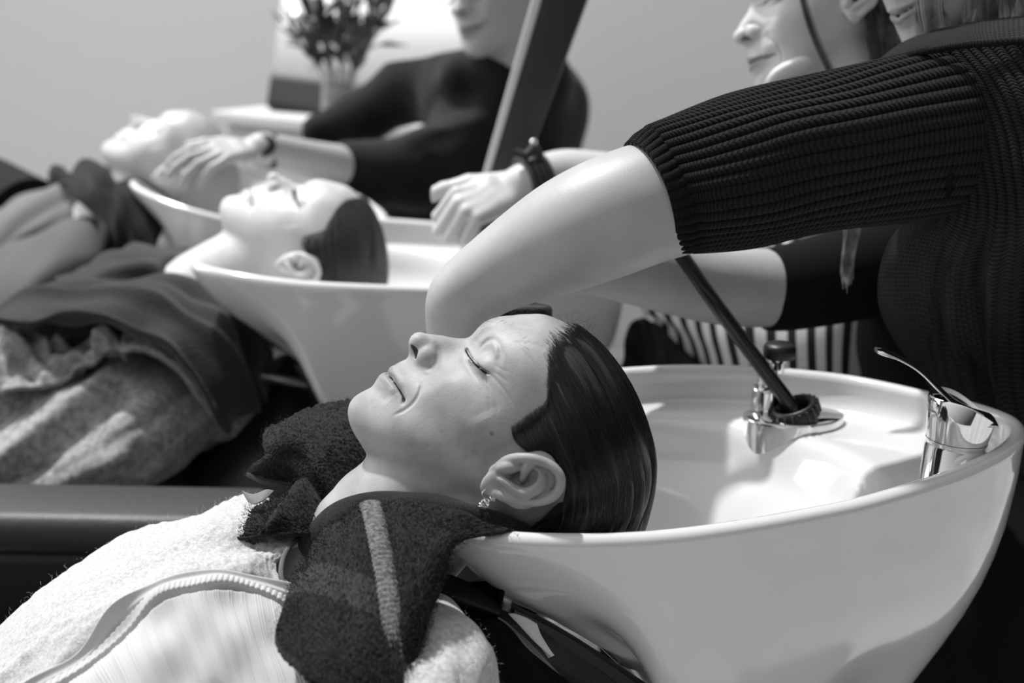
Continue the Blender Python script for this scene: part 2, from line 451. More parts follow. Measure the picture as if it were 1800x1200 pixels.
def add_head(cl, detail=True, lips_open=0.0):
    """sculpt a head into a Clay whose frame is the head frame"""
    lo, hi = (-100, -105, -110), (100, 135, 125)
    sl, X, Y, Z = cl.box(lo, hi)
    yy, zz = cl.ax[1][sl[1]], cl.ax[2][sl[2]]
    q = np.stack(np.meshgrid(yy, zz, indexing='ij'), -1).reshape(-1, 2) / 100
    g = tps_eval(HW, HP / 100, q).reshape(len(yy), len(zz))
    gy, gz = np.gradient(g, cl.res)
    grad2 = (gy ** 2 + gz ** 2)[None]
    f = X ** 2 - g[None]
    d = (f / np.sqrt(4 * X ** 2 + grad2 + 60)).astype(np.float32)
    A = cl.a[sl]; k = 6.0
    cl.a[sl] = np.clip(np.minimum(A, d), -30, 60)
    def march(u, v, x_guess):
        d = hpx(u, v, 0) - hpx(u, v, 100); d /= np.linalg.norm(d); p0 = hpx(u, v, 92); best = None
        for i in range(0, 420):
            p = p0 + d * (i * .25); ii = np.round((p - cl.lo) / cl.res).astype(int)
            if (ii < 0).any() or (ii >= cl.n).any(): continue
            if cl.a[tuple(ii)] < 0: return p
            if p[0] < 0: break
        return hpx(u, v, x_guess)
    for s in (1, -1):
        M = lambda p: np.array([p[0] * s, p[1], p[2]])
        H = lambda u, v, x: M(hpx(u, v, x))
        Q = lambda *pts: [M(march(*p)) for p in pts]
        if s == 1: cache = {}
        def QQ(key, *pts):      # points found on the near side, mirrored for the other
            if s == 1: cache[key] = [march(*p) for p in pts]
            return [M(p) for p in cache[key]]
        # eye: closed lid over the ball
        cl.ell(M((31.5, 69.5, 21.5)), (14.5, 13.0, 12.5), 4.0)
        # alar wing, tip lobule
        cl.ell(H(751, 628, 10.8), (6.6, 8.0, 8.4), 5.0)
        cl.ell(H(737, 604, 4.5), (6.2, 7.5, 7.0), 3.5)
        if detail:
            nst = [H(726, 608, 7.5), H(731, 615, 9.0), H(735, 625, 10.5), H(736, 636, 11.5)]
            cl.line(nst, [1.5, 2.3, 2.4, 1.4], .8, 'cut', n=10)
            cl.line([H(727, 608, 4), H(735, 624, 5.5), H(737, 634, 6.5)], [2.0, 2.6, 1.8], .8, 'cut', n=8)
            cl.crease(QQ('ala', (766, 606, 13), (771, 620, 17), (769, 634, 19), (761, 645, 20), (749, 650, 20)), 1.7, 2.0, n=16)
            cl.crease(QQ('ala2', (762, 648, 20), (775, 655, 28), (772, 668, 36)), .5, 4.0, n=8)
        # lash line and folds of the lid
        cl.crease(QQ('lash', (819, 613, 20), (827, 627, 26), (840, 642, 34), (857, 655, 41)), 1.0, 1.4, n=20)
        ls = crom(QQ('lash2', (820, 613, 20), (828, 628, 26), (841, 643, 34), (858, 656, 41)), 20)
        cl.line(ls - np.array([s * .6, .8, 0]) * .5, .75, .9, 'cut')
        cl.crease(QQ('lashlow', (823, 628, 20), (832, 642, 26), (848, 655, 34)), -.8, 2.0, n=12)
        cl.crease(QQ('lidf', (842, 612, 22), (854, 600, 28), (868, 596, 34), (879, 610, 42), (882, 635, 46)), 1.3, 2.0, n=16)
        cl.crease(QQ('lidr', (866, 600, 28), (872, 612, 30), (873, 632, 34)), -1.2, 2.0, n=12)
        cl.crease(QQ('orb', (832, 604, 22), (842, 590, 26), (858, 585, 30)), 1.0, 4.0, n=12)
        cl.crease(QQ('bag', (812, 622, 20), (822, 645, 30), (842, 668, 42)), .7, 3.0, n=10)
        if detail:
            for i_, (w_, dp) in enumerate([(((857, 653, 42), (872, 668, 50), (890, 690, 55), (904, 715, 58)), 1.15), (((862, 650, 44), (878, 660, 52), (893, 672, 56)), .7),
                                   (((852, 662, 42), (866, 686, 52), (873, 712, 57), (876, 735, 58)), .8), (((868, 640, 46), (884, 650, 54), (896, 655, 58)), .5),
                                   (((846, 668, 42), (858, 692, 52), (862, 722, 58)), .5), (((880, 610, 40), (890, 630, 50), (892, 645, 54)), .5), (((830, 655, 36), (845, 675, 45), (852, 690, 50)), .4)]):
                cl.crease(QQ('crow%d' % i_, *w_), dp * .62, .95, n=12)
            for i_, w_ in enumerate([((900, 575, 20), (935, 578, 30), (968, 590, 36)), ((905, 600, 30), (940, 605, 40), (965, 618, 45))]):
                cl.crease(QQ('brw%d' % i_, *w_), .35, 2.2, n=10)
            # smile folds and the cheek above them
            cl.crease(QQ('smile', (741, 672, 33), (738, 688, 36), (729, 704, 37), (714, 718, 35), (694, 729, 30)), 1.9, 1.3, n=20)
            cl.crease(QQ('naso', (752, 654, 26), (745, 666, 30), (741, 678, 33)), .5, 4.0, n=8)
            cl.crease(QQ('apple', (758, 688, 38), (778, 674, 43), (805, 670, 46)), -1.8, 11, n=8, taper=False)
            cl.crease(QQ('chkh', (800, 728, 52), (778, 738, 50)), 1.5, 15, taper=False)
            cl.crease(QQ('jowl', (712, 742, 38), (722, 755, 42)), .5, 10, taper=False)
        # mouth slit and lips
        cl.crease([M((0, 102.3, -51.3))] + QQ('slit', (688, 665, 8), (696, 677, 15), (704, 689, 21), (710, 702, 26)), 1.6, 2.0, n=22, taper=False)
        sl = crom([M((0, 101.6, -51.3)), M((4, 101.2, -51.0))] + QQ('slit2', (688, 665, 8), (696, 677, 15), (704, 689, 21), (711, 702, 26)), 26)
        for dn in (0.3, 1.4, 2.6, 3.8):
            cl.line(sl - np.array([s * .45, .9, 0]) * dn, .62, .45, 'cut')
        cl.crease(QQ('corner', (710, 702, 26), (709, 711, 28)), 1.6, 1.6)
        cl.crease([M((0, 104.5, -57))] + QQ('lowlip', (678, 668, 8), (686, 680, 14), (695, 692, 19)), -1.7, 2.8, n=10)
        cl.crease([M((0, 105, -47))] + QQ('uplip', (690, 651, 8), (700, 666, 15), (708, 682, 20)), -1.1, 2.2, n=10)
        cl.crease([M((0, 97, -65))] + QQ('chinf', (668, 690, 12), (684, 706, 22)), .9, 4.0, n=8)
        if detail: cl.crease(QQ('phil', (690, 641, 4), (712, 634, 4)), -.7, 1.6)
        # sideburn hollow, cheekbone
        cl.crease([M((60, 50, 4)), M((66, 20, 2))], -1.2, 12)
        # ear ---------------------------------------------------------
        E = lambda u, v, x: M(hpx(u, v, x))
        helix = [E(882, 815, 70.5), E(895, 809, 74), E(912, 805, 78.5), E(936, 806, 82.5), E(960, 814, 84.5), E(976, 826, 86), E(985, 842, 87), E(981, 862, 86.5), E(966, 876, 85), E(943, 882, 83.5), E(918, 881, 81), E(893, 876, 79), E(872, 867, 77)]
        cl.ell(E(930, 843, 77.5), (5.6, 18.5, 24), 2.5, R=rotm((1, 0, 0), 0.32) @ rotm((0, 0, 1), s * -0.22))
        cl.cone(E(915, 840, 66), E(935, 843, 74), 15, 12, 5)
        cl.line(helix, [4.0, 3.8, 3.5, 3.3, 3.3, 3.5, 3.4, 3.2, 3.1, 3.0, 3.0, 3.2, 3.6], 1.8, n=40)
        cl.ell(E(861, 856, 73.0), (3.2, 6.2, 7.2), 5.0); cl.ell(E(874, 833, 71.0), (4.0, 8.0, 7.0), 5.0)            # lobe
        cl.ell(E(868, 850, 74), (3.8, 8.5, 9), 3.0)
        # scapha groove
        cl.line([E(945, 827, 86), E(963, 831, 87.5), E(972, 844, 88), E(967, 859, 87.5), E(951, 870, 86), E(927, 874, 84), E(906, 871, 82)], [2.4, 3.2, 2.9, 2.6, 2.0, 1.5, 1.0], 1.2, 'cut', n=24)
        # bowl of the ear
        cl.line([E(897, 843, 82), E(908, 848, 82), E(920, 850, 82), E(932, 846, 83)], [3.6, 6.2, 7.6, 6.2], 1.6, 'cut', n=10)
        cl.ell(E(912, 838, 80), (8.5, 6.0, 7.5), 1.8, 'cut')
        cl.ell(E(935, 835, 84), (6.0, 4.2, 4.8), 1.6, 'cut')
        cl.cone(E(884, 833, 80), E(896, 838, 79), 1.9, 2.6, 1.2, 'cut')
        # broad antihelix sweeping into the antitragus
        cl.line([E(955, 838, 82.5), E(950, 852, 83.2), E(938, 862, 83.2), E(922, 867, 82.4), E(906, 861, 81), E(893, 851, 80), E(880, 842, 78)], [2.0, 3.0, 3.2, 3.1, 2.7, 2.1, 1.4], 2.6, n=26)
        # crus of the helix and the tragus
        cl.line([E(934, 812, 82), E(926, 822, 80.5), E(921, 833, 78.5), E(918, 846, 75.0)], [3.2, 2.6, 2.1, 1.6], 2.2, n=12)
        cl.line([E(905, 821, 77.5), E(893, 821, 76.5), E(880, 824, 75)], [3.6, 3.6, 3.2], 2.5, n=8)
        cl.line([E(880, 806, 71), E(868, 818, 71), E(856, 832, 71)], 1.2, 1.5, 'cut', n=8) if False else None
        cl.crease([E(896, 800, 71), E(874, 812, 70), E(855, 829, 70), E(843, 846, 70)], 0.9, 2.0, n=8)

def add_neck(cl, a=((-2, 8, -40), (-2, -6, -95), (-4, -26, -150)), r=(48, 53, 58), k=14):
    cl.line(a, r, k, n=8)

def head_tint(V):
    """moles, lips and brows of the main client, from head-frame mm"""
    t = np.zeros(len(V))
    def spot(c, r, amt):
        d = np.hypot(V[:, 1] - c[1], V[:, 2] - c[2]) + 9 * (V[:, 0] < 5); t[:] = np.maximum(t, amt * np.clip(1.6 - d / r * 1.0, 0, 1))
    spot(hpx(864, 759, 60), 1.5, 0.55); spot(hpx(725, 774, 44), 3.0, 0.16); spot(hpx(833, 794, 62), 2.2, 0.2)
    spot(hpx(820, 802, 62), 1.5, 0.13); spot(hpx(752, 780, 48), 1.2, 0.15); spot(hpx(776, 759, 52), 1.2, 0.10); spot(hpx(640, 700, 14), 2.0, 0.08)
    spot(hpx(857, 699, 58), 1.3, 0.12); spot(hpx(812, 742, 57), 3.2, 0.10); spot(hpx(745, 830, 46), 2.0, 0.12)
    x = np.abs(V[:, 0])
    # lips
    y, z = V[:, 1], V[:, 2]
    zl = -51.2 + x * 0.165
    w = np.clip(1 - x / 27, 0, 1)
    up = (z > zl) & (z < zl + 7.2 * w ** 0.6) & (y > 78) & (x < 27); lo_ = (z <= zl) & (z > zl - 8.8 * w ** 0.6) & (y > 78) & (x < 27)
    t[up] = np.maximum(t[up], 0.24); t[lo_] = np.maximum(t[lo_], 0.15)
    return t
# ------------------------------------------------------------------ camera, light, room
def build_setting():
    cd = bpy.data.cameras.new('camera'); cd.lens = 50; cd.sensor_width = 36
    cam = bpy.data.objects.new('camera', cd); COL.objects.link(cam)
    cam.location = CAM_T; cam.rotation_euler = (PI / 2 - PITCH, 0, 0); scene.camera = cam
    cd.clip_start = 0.05
    cd.dof.use_dof = True; cd.dof.focus_distance = 1.09; cd.dof.aperture_fstop = 4.6; cd.dof.aperture_blades = 0
    wd = bpy.data.worlds.new('world'); scene.world = wd; wd.use_nodes = True
    nt = wd.node_tree; bg = nt.nodes['Background']
    tc = nt.nodes.new('ShaderNodeTexCoord'); sx = nt.nodes.new('ShaderNodeSeparateXYZ')
    dt = nt.nodes.new('ShaderNodeVectorMath'); dt.operation = 'DOT_PRODUCT'; dt.inputs[1].default_value = (-.62, .22, .75)
    nt.links.new(tc.outputs['Generated'], dt.inputs[0])
    mr = nt.nodes.new('ShaderNodeMapRange'); mr.inputs['From Min'].default_value = -0.45; mr.inputs['From Max'].default_value = 0.9
    mr.inputs['To Min'].default_value = 0.05; mr.inputs['To Max'].default_value = 0.85
    nt.links.new(tc.outputs['Generated'], sx.inputs[0]); nt.links.new(dt.outputs['Value'], mr.inputs['Value'])
    cx = nt.nodes.new('ShaderNodeCombineXYZ')
    for i in range(3): nt.links.new(mr.outputs[0], cx.inputs[i])
    nt.links.new(cx.outputs[0], bg.inputs['Color']); bg.inputs['Strength'].default_value = 1.0
    def area(name, loc, aim, sx_, sy_, e):
        L = bpy.data.lights.new(name, 'AREA'); L.shape = 'RECTANGLE'; L.size = sx_; L.size_y = sy_; L.energy = e
        o = bpy.data.objects.new(name, L); COL.objects.link(o); o.location = loc
        o.rotation_euler = (Vector(aim) - Vector(loc)).to_track_quat('-Z', 'Y').to_euler(); return o
    s = bpy.data.lights.new('sun', 'SUN'); s.energy = 4.2; s.angle = math.radians(2.5)
    so = bpy.data.objects.new('sun', s); COL.objects.link(so); so.location = (0, 0, 4)
    so.rotation_euler = Vector(CAM_R @ np.array(SUN_DIR)).to_track_quat('Z', 'Y').to_euler()
    area('window_light_left', (-2.5, 2.3, 2.4), (0, 1.3, 0.9), 1.6, 2.0, 36)
    area('wall_fill_light', (-1.2, 3.0, 2.9), (-.6, 4.6, 1.3), 1.6, 1.2, 20)  # unseen fill lamp, added to brighten the back wall
    wallm = mat('wall_paint', 0.66, 0.9, bump=[(40, 0.001, 3)])
    floorm = mat('floor_boards', 0.42, 0.35, vary=(3, 0.36, 0.48))
    darkm = mat('wall_shade', 0.35, 0.9)
    def quad(name, pts, m):
        pts = np.array(pts, float)
        # a slab with thickness, so that it is a wall and not a card
        n = np.cross(pts[1] - pts[0], pts[3] - pts[0]); n /= np.linalg.norm(n)
        V = np.concatenate([pts, pts - n * 0.1]); F_ = [[0, 1, 2, 3], [7, 6, 5, 4], [0, 4, 5, 1], [1, 5, 6, 2], [2, 6, 7, 3], [3, 7, 4, 0]]
        o = mesh_obj(name, V, F_, m, smooth=False); o['kind'] = 'structure'; return o
    quad('wall_back', [(-4.5, 4.7, 0), (3.6, 4.3, 0), (3.6, 4.3, 3), (-4.5, 4.7, 3)], wallm)
    quad('floor', [(-4.5, -1.5, 0), (3.6, -1.5, 0), (3.6, 4.75, 0), (-4.5, 4.75, 0)], floorm)
    o = mesh_obj('baseboard_back', *rbox_arrays((-.45, 4.47, .06), [[.99878, -.0493, 0], [.0493, .99878, 0], [0, 0, 1]], (4.0, .012, .06), .004), mat('baseboard_paint', .7, .5), smooth=False); o['kind'] = 'structure'

# ------------------------------------------------------------------ shampoo basins
BO = np.array([(-.043, .945, .0), (-.015, .929, .001), (.04, .925, 0), (.10, .932, -.001), (.162, .948, 0), (.225, .975, .0), (.278, 1.003, .0), (.361, 1.063, .0), (.42, 1.122, .001), (.447, 1.178, .002), (.435, 1.225, .002),
               (.395, 1.276, .001), (.34, 1.33, 0), (.285, 1.356, 0), (.228, 1.370, 0), (.165, 1.372, 0), (.108, 1.362, 0), (.05, 1.345, 0), (-.01, 1.318, 0), (-.045, 1.285, 0), (-.055, 1.25, -.004), (-.048, 1.21, -.03), (-.038, 1.16, -.06), (-.036, 1.11, -.072), (-.038, 1.06, -.06), (-.046, 1.01, -.032), (-.053, .97, -.006)])
BC = np.array([.235, 1.15])
def smst(a, b, x):
    t = np.clip((x - a) / (b - a), 0, 1); return t * t * (3 - 2 * t)
def bowl_depth(x, y):
    """depth of the inside below the rim at a plan position (numpy arrays)"""
    r = np.sqrt(((x - .115) / .185) ** 2 + ((y - 1.135) / .172) ** 2)
    deck = .036 - 0.004 * smst(.25, .42, x)
    dip = .128 * (1 - smst(.25, 1.0, r) * .72 - .28 * smst(.9, 1.06, r))
    return deck + np.where(r < 1.06, dip, 0)

def xform(A, yaw, tilt=0.0, ref=(-.043, .945), sc=1.0):
    """place a station: the near horn of the bowl goes to world point A; turned by yaw, nose-down by tilt"""
    A = np.asarray(A, float)
    Rz = rotm((0, 0, 1), yaw); Rt = rotm((0, 1, 0), tilt); R = Rz @ Rt
    def f(V):
        V = np.asarray(V, float) - np.array([ref[0], ref[1], 0])
        return V @ R.T * sc + A
    f.R = R
    return f

def build_basin(X, label, mt, chrome, black, n=176):
    R0 = crom(BO, n, closed=True)
    nxt, prv = np.roll(R0, -1, 0), np.roll(R0, 1, 0)
    T = (nxt - prv)[:, :2]; T /= np.linalg.norm(T, axis=1, keepdims=True)
    nin = np.stack([-T[:, 1], T[:, 0]], 1)      # inward for counter-clockwise
    if ((BC - R0[:, :2]) * nin).sum() < 0: nin = -nin
    left = smst(.12, -.02, R0[:, 0])
    rings = []
    # outer wall, from the foot up
    toC = BC - R0[:, :2]; dist = np.linalg.norm(toC, axis=1, keepdims=True); tdir = toC / dist
    zs = [.40, .36, .31, .27, .235, .20, .17, .14, .115, .09, .065, .042, .024, .012]
    for h in zs:
        inR = np.interp(h, [0, .012, .05, .10, .137, .18, .22, .27, .32, .40], [0, .001, .004, .012, .024, .044, .070, .102, .130, .15])
        inL = np.interp(h, [0, .012, .03, .064, .10, .14, .20, .27, .32, .40], [0, .002, .012, .045, .095, .145, .20, .235, .25, .25])
        ins = inR * (1 - left) + inL * left
        low = smst(0.05, 0.30, h)
        ins = np.minimum(ins, dist[:, 0] - .055)
        zz = np.where(h > 0.012, -h + R0[:, 2] * (1 - low), -h + R0[:, 2])
        rings.append(np.column_stack([R0[:, :2] + tdir * ins[:, None] * (1), zz]))
    # rolled rim, 8 mm radius
    rr = .0075
    for a in np.linspace(PI, 0, 9):
        rings.append(np.column_stack([R0[:, :2] + nin * (rr + rr * math.cos(a)), R0[:, 2] - rr + rr * math.sin(a)]))
    # inner wall and floor
    lip = R0[:, :2] + nin * 2 * rr
    for k_, (ins, dep) in enumerate([(.0155, .016), (.0175, .026), (.021, .036)]):
        q = R0[:, :2] + nin * ins
        z = R0[:, 2] - dep
        lim = -bowl_depth(q[:, 0], q[:, 1])
        rings.append(np.column_stack([q, np.maximum(np.minimum(z, R0[:, 2] - .015), lim)]))
    base = R0[:, :2] + nin * .030
    c2 = np.array([.17, 1.145])
    for s_ in np.concatenate([np.linspace(0, 1, 40)[:-1], [.985]]):
        q = base + (c2 - base) * s_
        z = -bowl_depth(q[:, 0], q[:, 1])
        z = z + (R0[:, 2] * 0.5 + 0.0) * (1 - smst(0, .25, np.full(n, s_)))
        rings.append(np.column_stack([q, z]))
    S = np.stack(rings)
    for _ in range(2):   # soften the inside only
        i0 = len(zs) + 9
        S[i0 + 1:-1] = (S[i0:-2] + 2 * S[i0 + 1:-1] + S[i0 + 2:]) / 4
    m_, k = S.shape[:2]
    idx = np.arange(m_ * k).reshape(m_, k); nx = np.roll(idx, -1, 1)
    F_ = np.stack([idx[:-1], nx[:-1], nx[1:], idx[1:]], -1).reshape(-1, 4).tolist()
    F_.append(idx[0][::-1].tolist()); F_.append(idx[-1].tolist())
    V = X(S.reshape(-1, 3))
    foot = X([(BC[0], BC[1], -.95)])[0]
    root = thing('shampoo_basin', label, 'basin', (foot[0], foot[1], 0))
    mesh_obj('bowl', V, F_, mt, root)
    # drain
    dc = X([(.13, 1.14, -bowl_depth(np.array(.13), np.array(1.14)) + .001)])[0]
    mesh_obj('drain', *lathe_arrays([(.022, 0), (.024, .002), (.02, .004), (.012, .003), (.001, .003)], dc, X.R[:, 2], 32), chrome, root)
    # pedestal below the bowl
    q = [(BC[0], BC[1], -.40), (BC[0], BC[1], -.95)]
    a, b = X(q); b[2] = 0.0
    V, F_ = lathe_arrays([(.13, 0), (.135, .02), (.11, .06), (.10, (a[2]) * .7), (.14, a[2] - .03), (.15, a[2])], (a[0], a[1], a[2]), (0, 0, -1), 48)
    mesh_obj('pedestal', V, F_, black, root)
    return root

def build_fixtures(X, labels, chrome, chrome_dark, black, hose_end=None, hose_path=None):
    """lever mixer, hose holder with its valve, and the hose"""
    Z = lambda p: X([p])[0]
    up = X.R[:, 2]
    def bd(x, y): return -float(bowl_depth(np.array(x), np.array(y)))
    # ---- lever mixer
    bx, by = .368, 1.128; bz = bd(bx, by) - .022
    base = Z((bx, by, bz))
    mx = thing('mixer_tap', labels[0], 'tap', base)
    ax = np.array([.07, .0, 1.0]); ax = X.R @ (ax / np.linalg.norm(ax))
    mesh_obj('body', *lathe_arrays([(.031, 0), (.0315, .004), (.028, .007), (.0255, .009), (.0255, .052), (.0248, .0535), (.0248, .0555), (.0255, .057), (.0255, .0585)], base, ax, 56), chrome, mx)
    mesh_obj('base_ring', *lathe_arrays([(.033, 0), (.034, .002), (.034, .005), (.031, .006)], base, ax, 48), chrome, mx)
    # slanted head: cylinder whose top is cut obliquely
    k = 56; th = np.linspace(0, 2 * PI, k, endpoint=False)
    e1 = X.R @ np.array([1, 0, -.07]); e1 /= np.linalg.norm(e1); e2 = np.cross(ax, e1)
    V = []
    o1 = base + ax * .0590
    for t_ in (0, .03, .5, .96, 1.0):
        hgt = (.020 + .0145 * np.cos(th)) * t_ + 0
        # higher towards the lever side (-x)
        hgt = (.030 - .010 * np.cos(th) - .004 * np.cos(2 * th)) * t_
        rad = .0253 + .0035 * t_ + (0 if t_ < .99 else -.0015)
        V.append(o1 + ax * hgt[:, None] + e1 * (np.cos(th) * rad)[:, None] + e2 * (np.sin(th) * rad)[:, None])
    for t_, dz in ((.9, -.003), (.55, -.009), (.02, -.012)):
        hgt = (.030 - .010 * np.cos(th) * t_ - .004 * np.cos(2 * th) * t_) + dz
        V.append(o1 + ax * hgt[:, None] + e1 * (np.cos(th) * .0275 * t_)[:, None] + e2 * (np.sin(th) * .0275 * t_)[:, None])
    V = np.concatenate(V); m_ = 8
    F_ = [[i * k + j, i * k + (j + 1) % k, (i + 1) * k + (j + 1) % k, (i + 1) * k + j] for i in range(m_ - 1) for j in range(k)]
    F_ += [list(range(k))[::-1], [(m_ - 1) * k + j for j in range(k)]]
    mesh_obj('cartridge_head', V, F_, chrome, mx)
    # lever: a curved tongue
    pts = np.array([(.026, 0, .086), (.012, 0, .0885), (-.006, 0, .096), (-.022, -.001, .108), (-.042, -.002, .124), (-.060, -.003, .133), (-.073, -.004, .137), (-.079, -.004, .138)])
    w = np.array([.020, .024, .022, .0155, .010, .008, .0085, .006]); th_ = np.array([.002, .003, .0032, .0026, .002, .0018, .0026, .002])
    Q = crom(np.column_stack([pts, w, th_]), 48)
    V, k = [], 20; th = np.linspace(0, 2 * PI, k, endpoint=False)
    for q in Q:
        c = base + e1 * q[0] + e2 * q[1] + ax * (q[2] - .0065)
        V.append(c + e2[None] * (np.cos(th) * q[3])[:, None] + ax[None] * (np.sin(th) * q[4] - .35 * (1 - np.cos(2 * th)) * 0)[:, None] + ax[None] * (-.25 * (q[3]) * (np.cos(th) ** 2) * 0.6)[:, None])
    V = np.concatenate(V); n = len(Q)
    F_ = [[i * k + j, i * k + (j + 1) % k, (i + 1) * k + (j + 1) % k, (i + 1) * k + j] for i in range(n - 1) for j in range(k)]
    F_ += [list(range(k))[::-1], [(n - 1) * k + j for j in range(k)]]
    mesh_obj('lever', V, F_, chrome, mx)
    # ---- hose holder
    hx, hy = .268, 1.283; hz = bd(hx, hy) - .003
    hb = Z((hx, hy, hz))
    ho = thing('hose_holder', labels[1], 'hose holder', hb)
    # rounded triangular plate
    tri = np.array([(-.042, .010), (-.036, -.016), (-.004, -.027), (.030, -.016), (.043, .008), (.024, .026), (-.020, .024)])
    O = crom(tri, 64, closed=True)
    V = []
    for s_, h in ((1.12, -.02), (1.12, .0), (1.12, .0095), (1.115, .0110), (1.10, .0120), (1.085, .0123), (.5, .0125), (.02, .0125)):
        V.append(np.column_stack([hx + O[:, 0] * s_, hy + O[:, 1] * s_, np.full(64, hz + h)]))
    V = X(np.concatenate(V)); k = 64
    F_ = [[i * k + j, i * k + (j + 1) % k, (i + 1) * k + (j + 1) % k, (i + 1) * k + j] for i in range(7) for j in range(k)]
    F_ += [list(range(k))[::-1], [7 * k + j for j in range(k)]]
    mesh_obj('plate', V, F_, chrome, ho)
    # rubber collar the hose runs through
    cpos = Z((hx + .002, hy - .004, hz + .012)); cd_ = X.R @ np.array([-.35, -.1, .93]); cd_ /= np.linalg.norm(cd_)
    mesh_obj('collar', *lathe_arrays([(.022, 0), (.0225, .010), (.021, .0135), (.0185, .0145), (.0145, .012), (.0125, .004), (.001, .003)], cpos, cd_, 48), black, ho)
    ch = []
    for j in range(20):     # knurls round the collar
        a = j / 20 * 2 * PI; r1 = np.cross(cd_, (0, 1, 0)); r1 /= np.linalg.norm(r1); r2 = np.cross(cd_, r1)
        ch.append(tube_arrays(np.array([cpos + (r1 * math.cos(a) + r2 * math.sin(a)) * .0225 + cd_ * q for q in (.002, .0125)]), .0013, k=6)[:2])
    mesh_obj('collar_grip', *join_parts(ch), black, ho)
    # chrome valve post with black cap
    vp = Z((hx - .026, hy + .014, hz + .012))
    v_ = mesh_obj('valve', *lathe_arrays([(.0135, 0), (.0135, .022), (.0125, .025), (.009, .027), (.0085, .036), (.0088, .0365), (.0088, .039), (.0075, .040)], vp, up, 40), chrome, ho)
    mesh_obj('valve_neck', *lathe_arrays([(.0065, 0), (.0065, .009), (.009, .011), (.0095, .014)], vp + up * .038 + X.R @ np.array([.010, .004, 0]), up, 32), chrome, ho)
    mesh_obj('valve_cap', *lathe_arrays([(.011, 0), (.0145, .001), (.0155, .004), (.0155, .011), (.014, .014), (.010, .0155), (.001, .016)], vp + up * .0515 + X.R @ np.array([.012, .004, 0]), up, 40), black, ho)
    return mx, ho, cpos, cd_
# ------------------------------------------------------------------ people helpers
class Pose:
    """head frame (mm) -> camera frame (m)"""
    def __init__(s, R, T, S=HEAD_S): s.R = np.asarray(R, float); s.T = np.asarray(T, float); s.S = S
    def __call__(s, V): return (np.asarray(V, float) * s.S) @ s.R.T + s.T
    def w(s, V): return c2w(s(V))
    @staticmethod
    def look(Fd, Ud, anchor, px, S=HEAD_S):
        Fd = np.asarray(Fd, float); Fd /= np.linalg.norm(Fd)
        Ud = np.asarray(Ud, float); Ud = Ud - Fd * (Ud @ Fd); Ud /= np.linalg.norm(Ud)
        R = np.stack([np.cross(Fd, Ud) * -1, Fd, Ud], 1)
        if np.linalg.det(R) > 0: R[:, 0] *= -1
        return Pose(R, P(*px) - (np.asarray(anchor, float) * S) @ R.T, S)
POSE1 = Pose(HEAD_R, HEAD_T)

HEADS = {}
def head_arrays(kind, res):
    key = (kind, res)
    if key not in HEADS:
        if kind == 'main':
            cl = Clay((-88, -100, -165), (93, 127, 118), res); add_head(cl, True)
            add_neck(cl, ((-2, 6, -40), (-2, -6, -95), (-4, -26, -155)), (47, 52, 58))
            # tendon behind the ear and throat
            cl.line([(52, -18, -30), (40, 6, -80), (26, 22, -140)], (9, 10, 10), 9)
            cl.ell((0, 38, -118), (12, 9, 14), 9)
        elif kind == 'lying':
            cl = Clay((-93, -110, -180), (93, 130, 120), res); add_head(cl, res < 1.3)
            add_neck(cl, ((-2, 6, -40), (-2, -6, -95), (-4, -36, -170)), (48, 54, 62))
        else:
            cl = Clay((-93, -110, -180), (93, 130, 120), res); add_head(cl, res < 1.3)
            add_neck(cl, ((0, 0, -40), (0, -14, -95), (0, -36, -175)), (46, 50, 58))
        HEADS[key] = cl.mesh()
    return HEADS[key]

def hand(cl, wrist, d, n, size=1.0, curl=(20, 25, 20), spread=4, side=1, r_w=24, thumb_out=45, thumb=None, curls=None):
    """palm and five fingers (mm) into clay; d = pointing direction, n = back-of-hand normal, side +1: thumb on d x n side"""
    d = np.asarray(d, float); d /= np.linalg.norm(d); n = np.asarray(n, float); n = n - d * (n @ d); n /= np.linalg.norm(n)
    s = np.cross(d, n) * side; S = size; w = np.asarray(wrist, float)
    # palm
    for off, L in ((22, 78), (7, 84), (-8, 82), (-22, 74)):
        cl.line([w + s * off * .45 * S, w + (d * L * .5 + s * off * .85) * S, w + (d * L + s * off) * S], [13 * S, 12.5 * S, 9.5 * S], 8)
    lens = [(42, 25, 20), (47, 29, 21), (43, 27, 20), (34, 20, 18)]
    for i, (off, L) in enumerate(((24, 80), (8, 86), (-8, 84), (-23, 76))):
        ang = 0.0; p = w + (d * L + s * off) * S; sp_ = math.radians((1.5 - i) * spread); r = (9.3, 9.5, 9.0, 8.0)[i] * S
        dd = d * math.cos(sp_) + s * math.sin(sp_)
        cu_ = curls[i] if curls else curl
        for j in range(3):
            ang += math.radians(cu_[j])
            q = p + (dd * math.cos(ang) - n * math.sin(ang)) * lens[i][j] * S
            r2 = r * .92
            cl.cone(p, q, r, r2, 2.5); p, r = q, r2
    # thumb
    a = math.radians(thumb_out)
    td = d * math.cos(a) + s * math.sin(a)
    p0 = w + (d * 18 + s * 20 - n * 6) * S; p1 = p0 + (td * 40 - n * 6) * S
    p2 = p1 + (td * .75 + d * .65 - n * .25) / np.linalg.norm(td * .75 + d * .65 - n * .25) * 32 * S
    p3 = p2 + (td * .5 + d * .8 - n * .35) / np.linalg.norm(td * .5 + d * .8 - n * .35) * 26 * S
    if thumb: p1, p2, p3 = [np.asarray(q, float) for q in thumb]
    cl.line([p0, p1, p2, p3], [15 * S, 12.5 * S, 10.5 * S, 9 * S], 4)

def mm(u, v, d): return P(u, v, d) * 1000.0

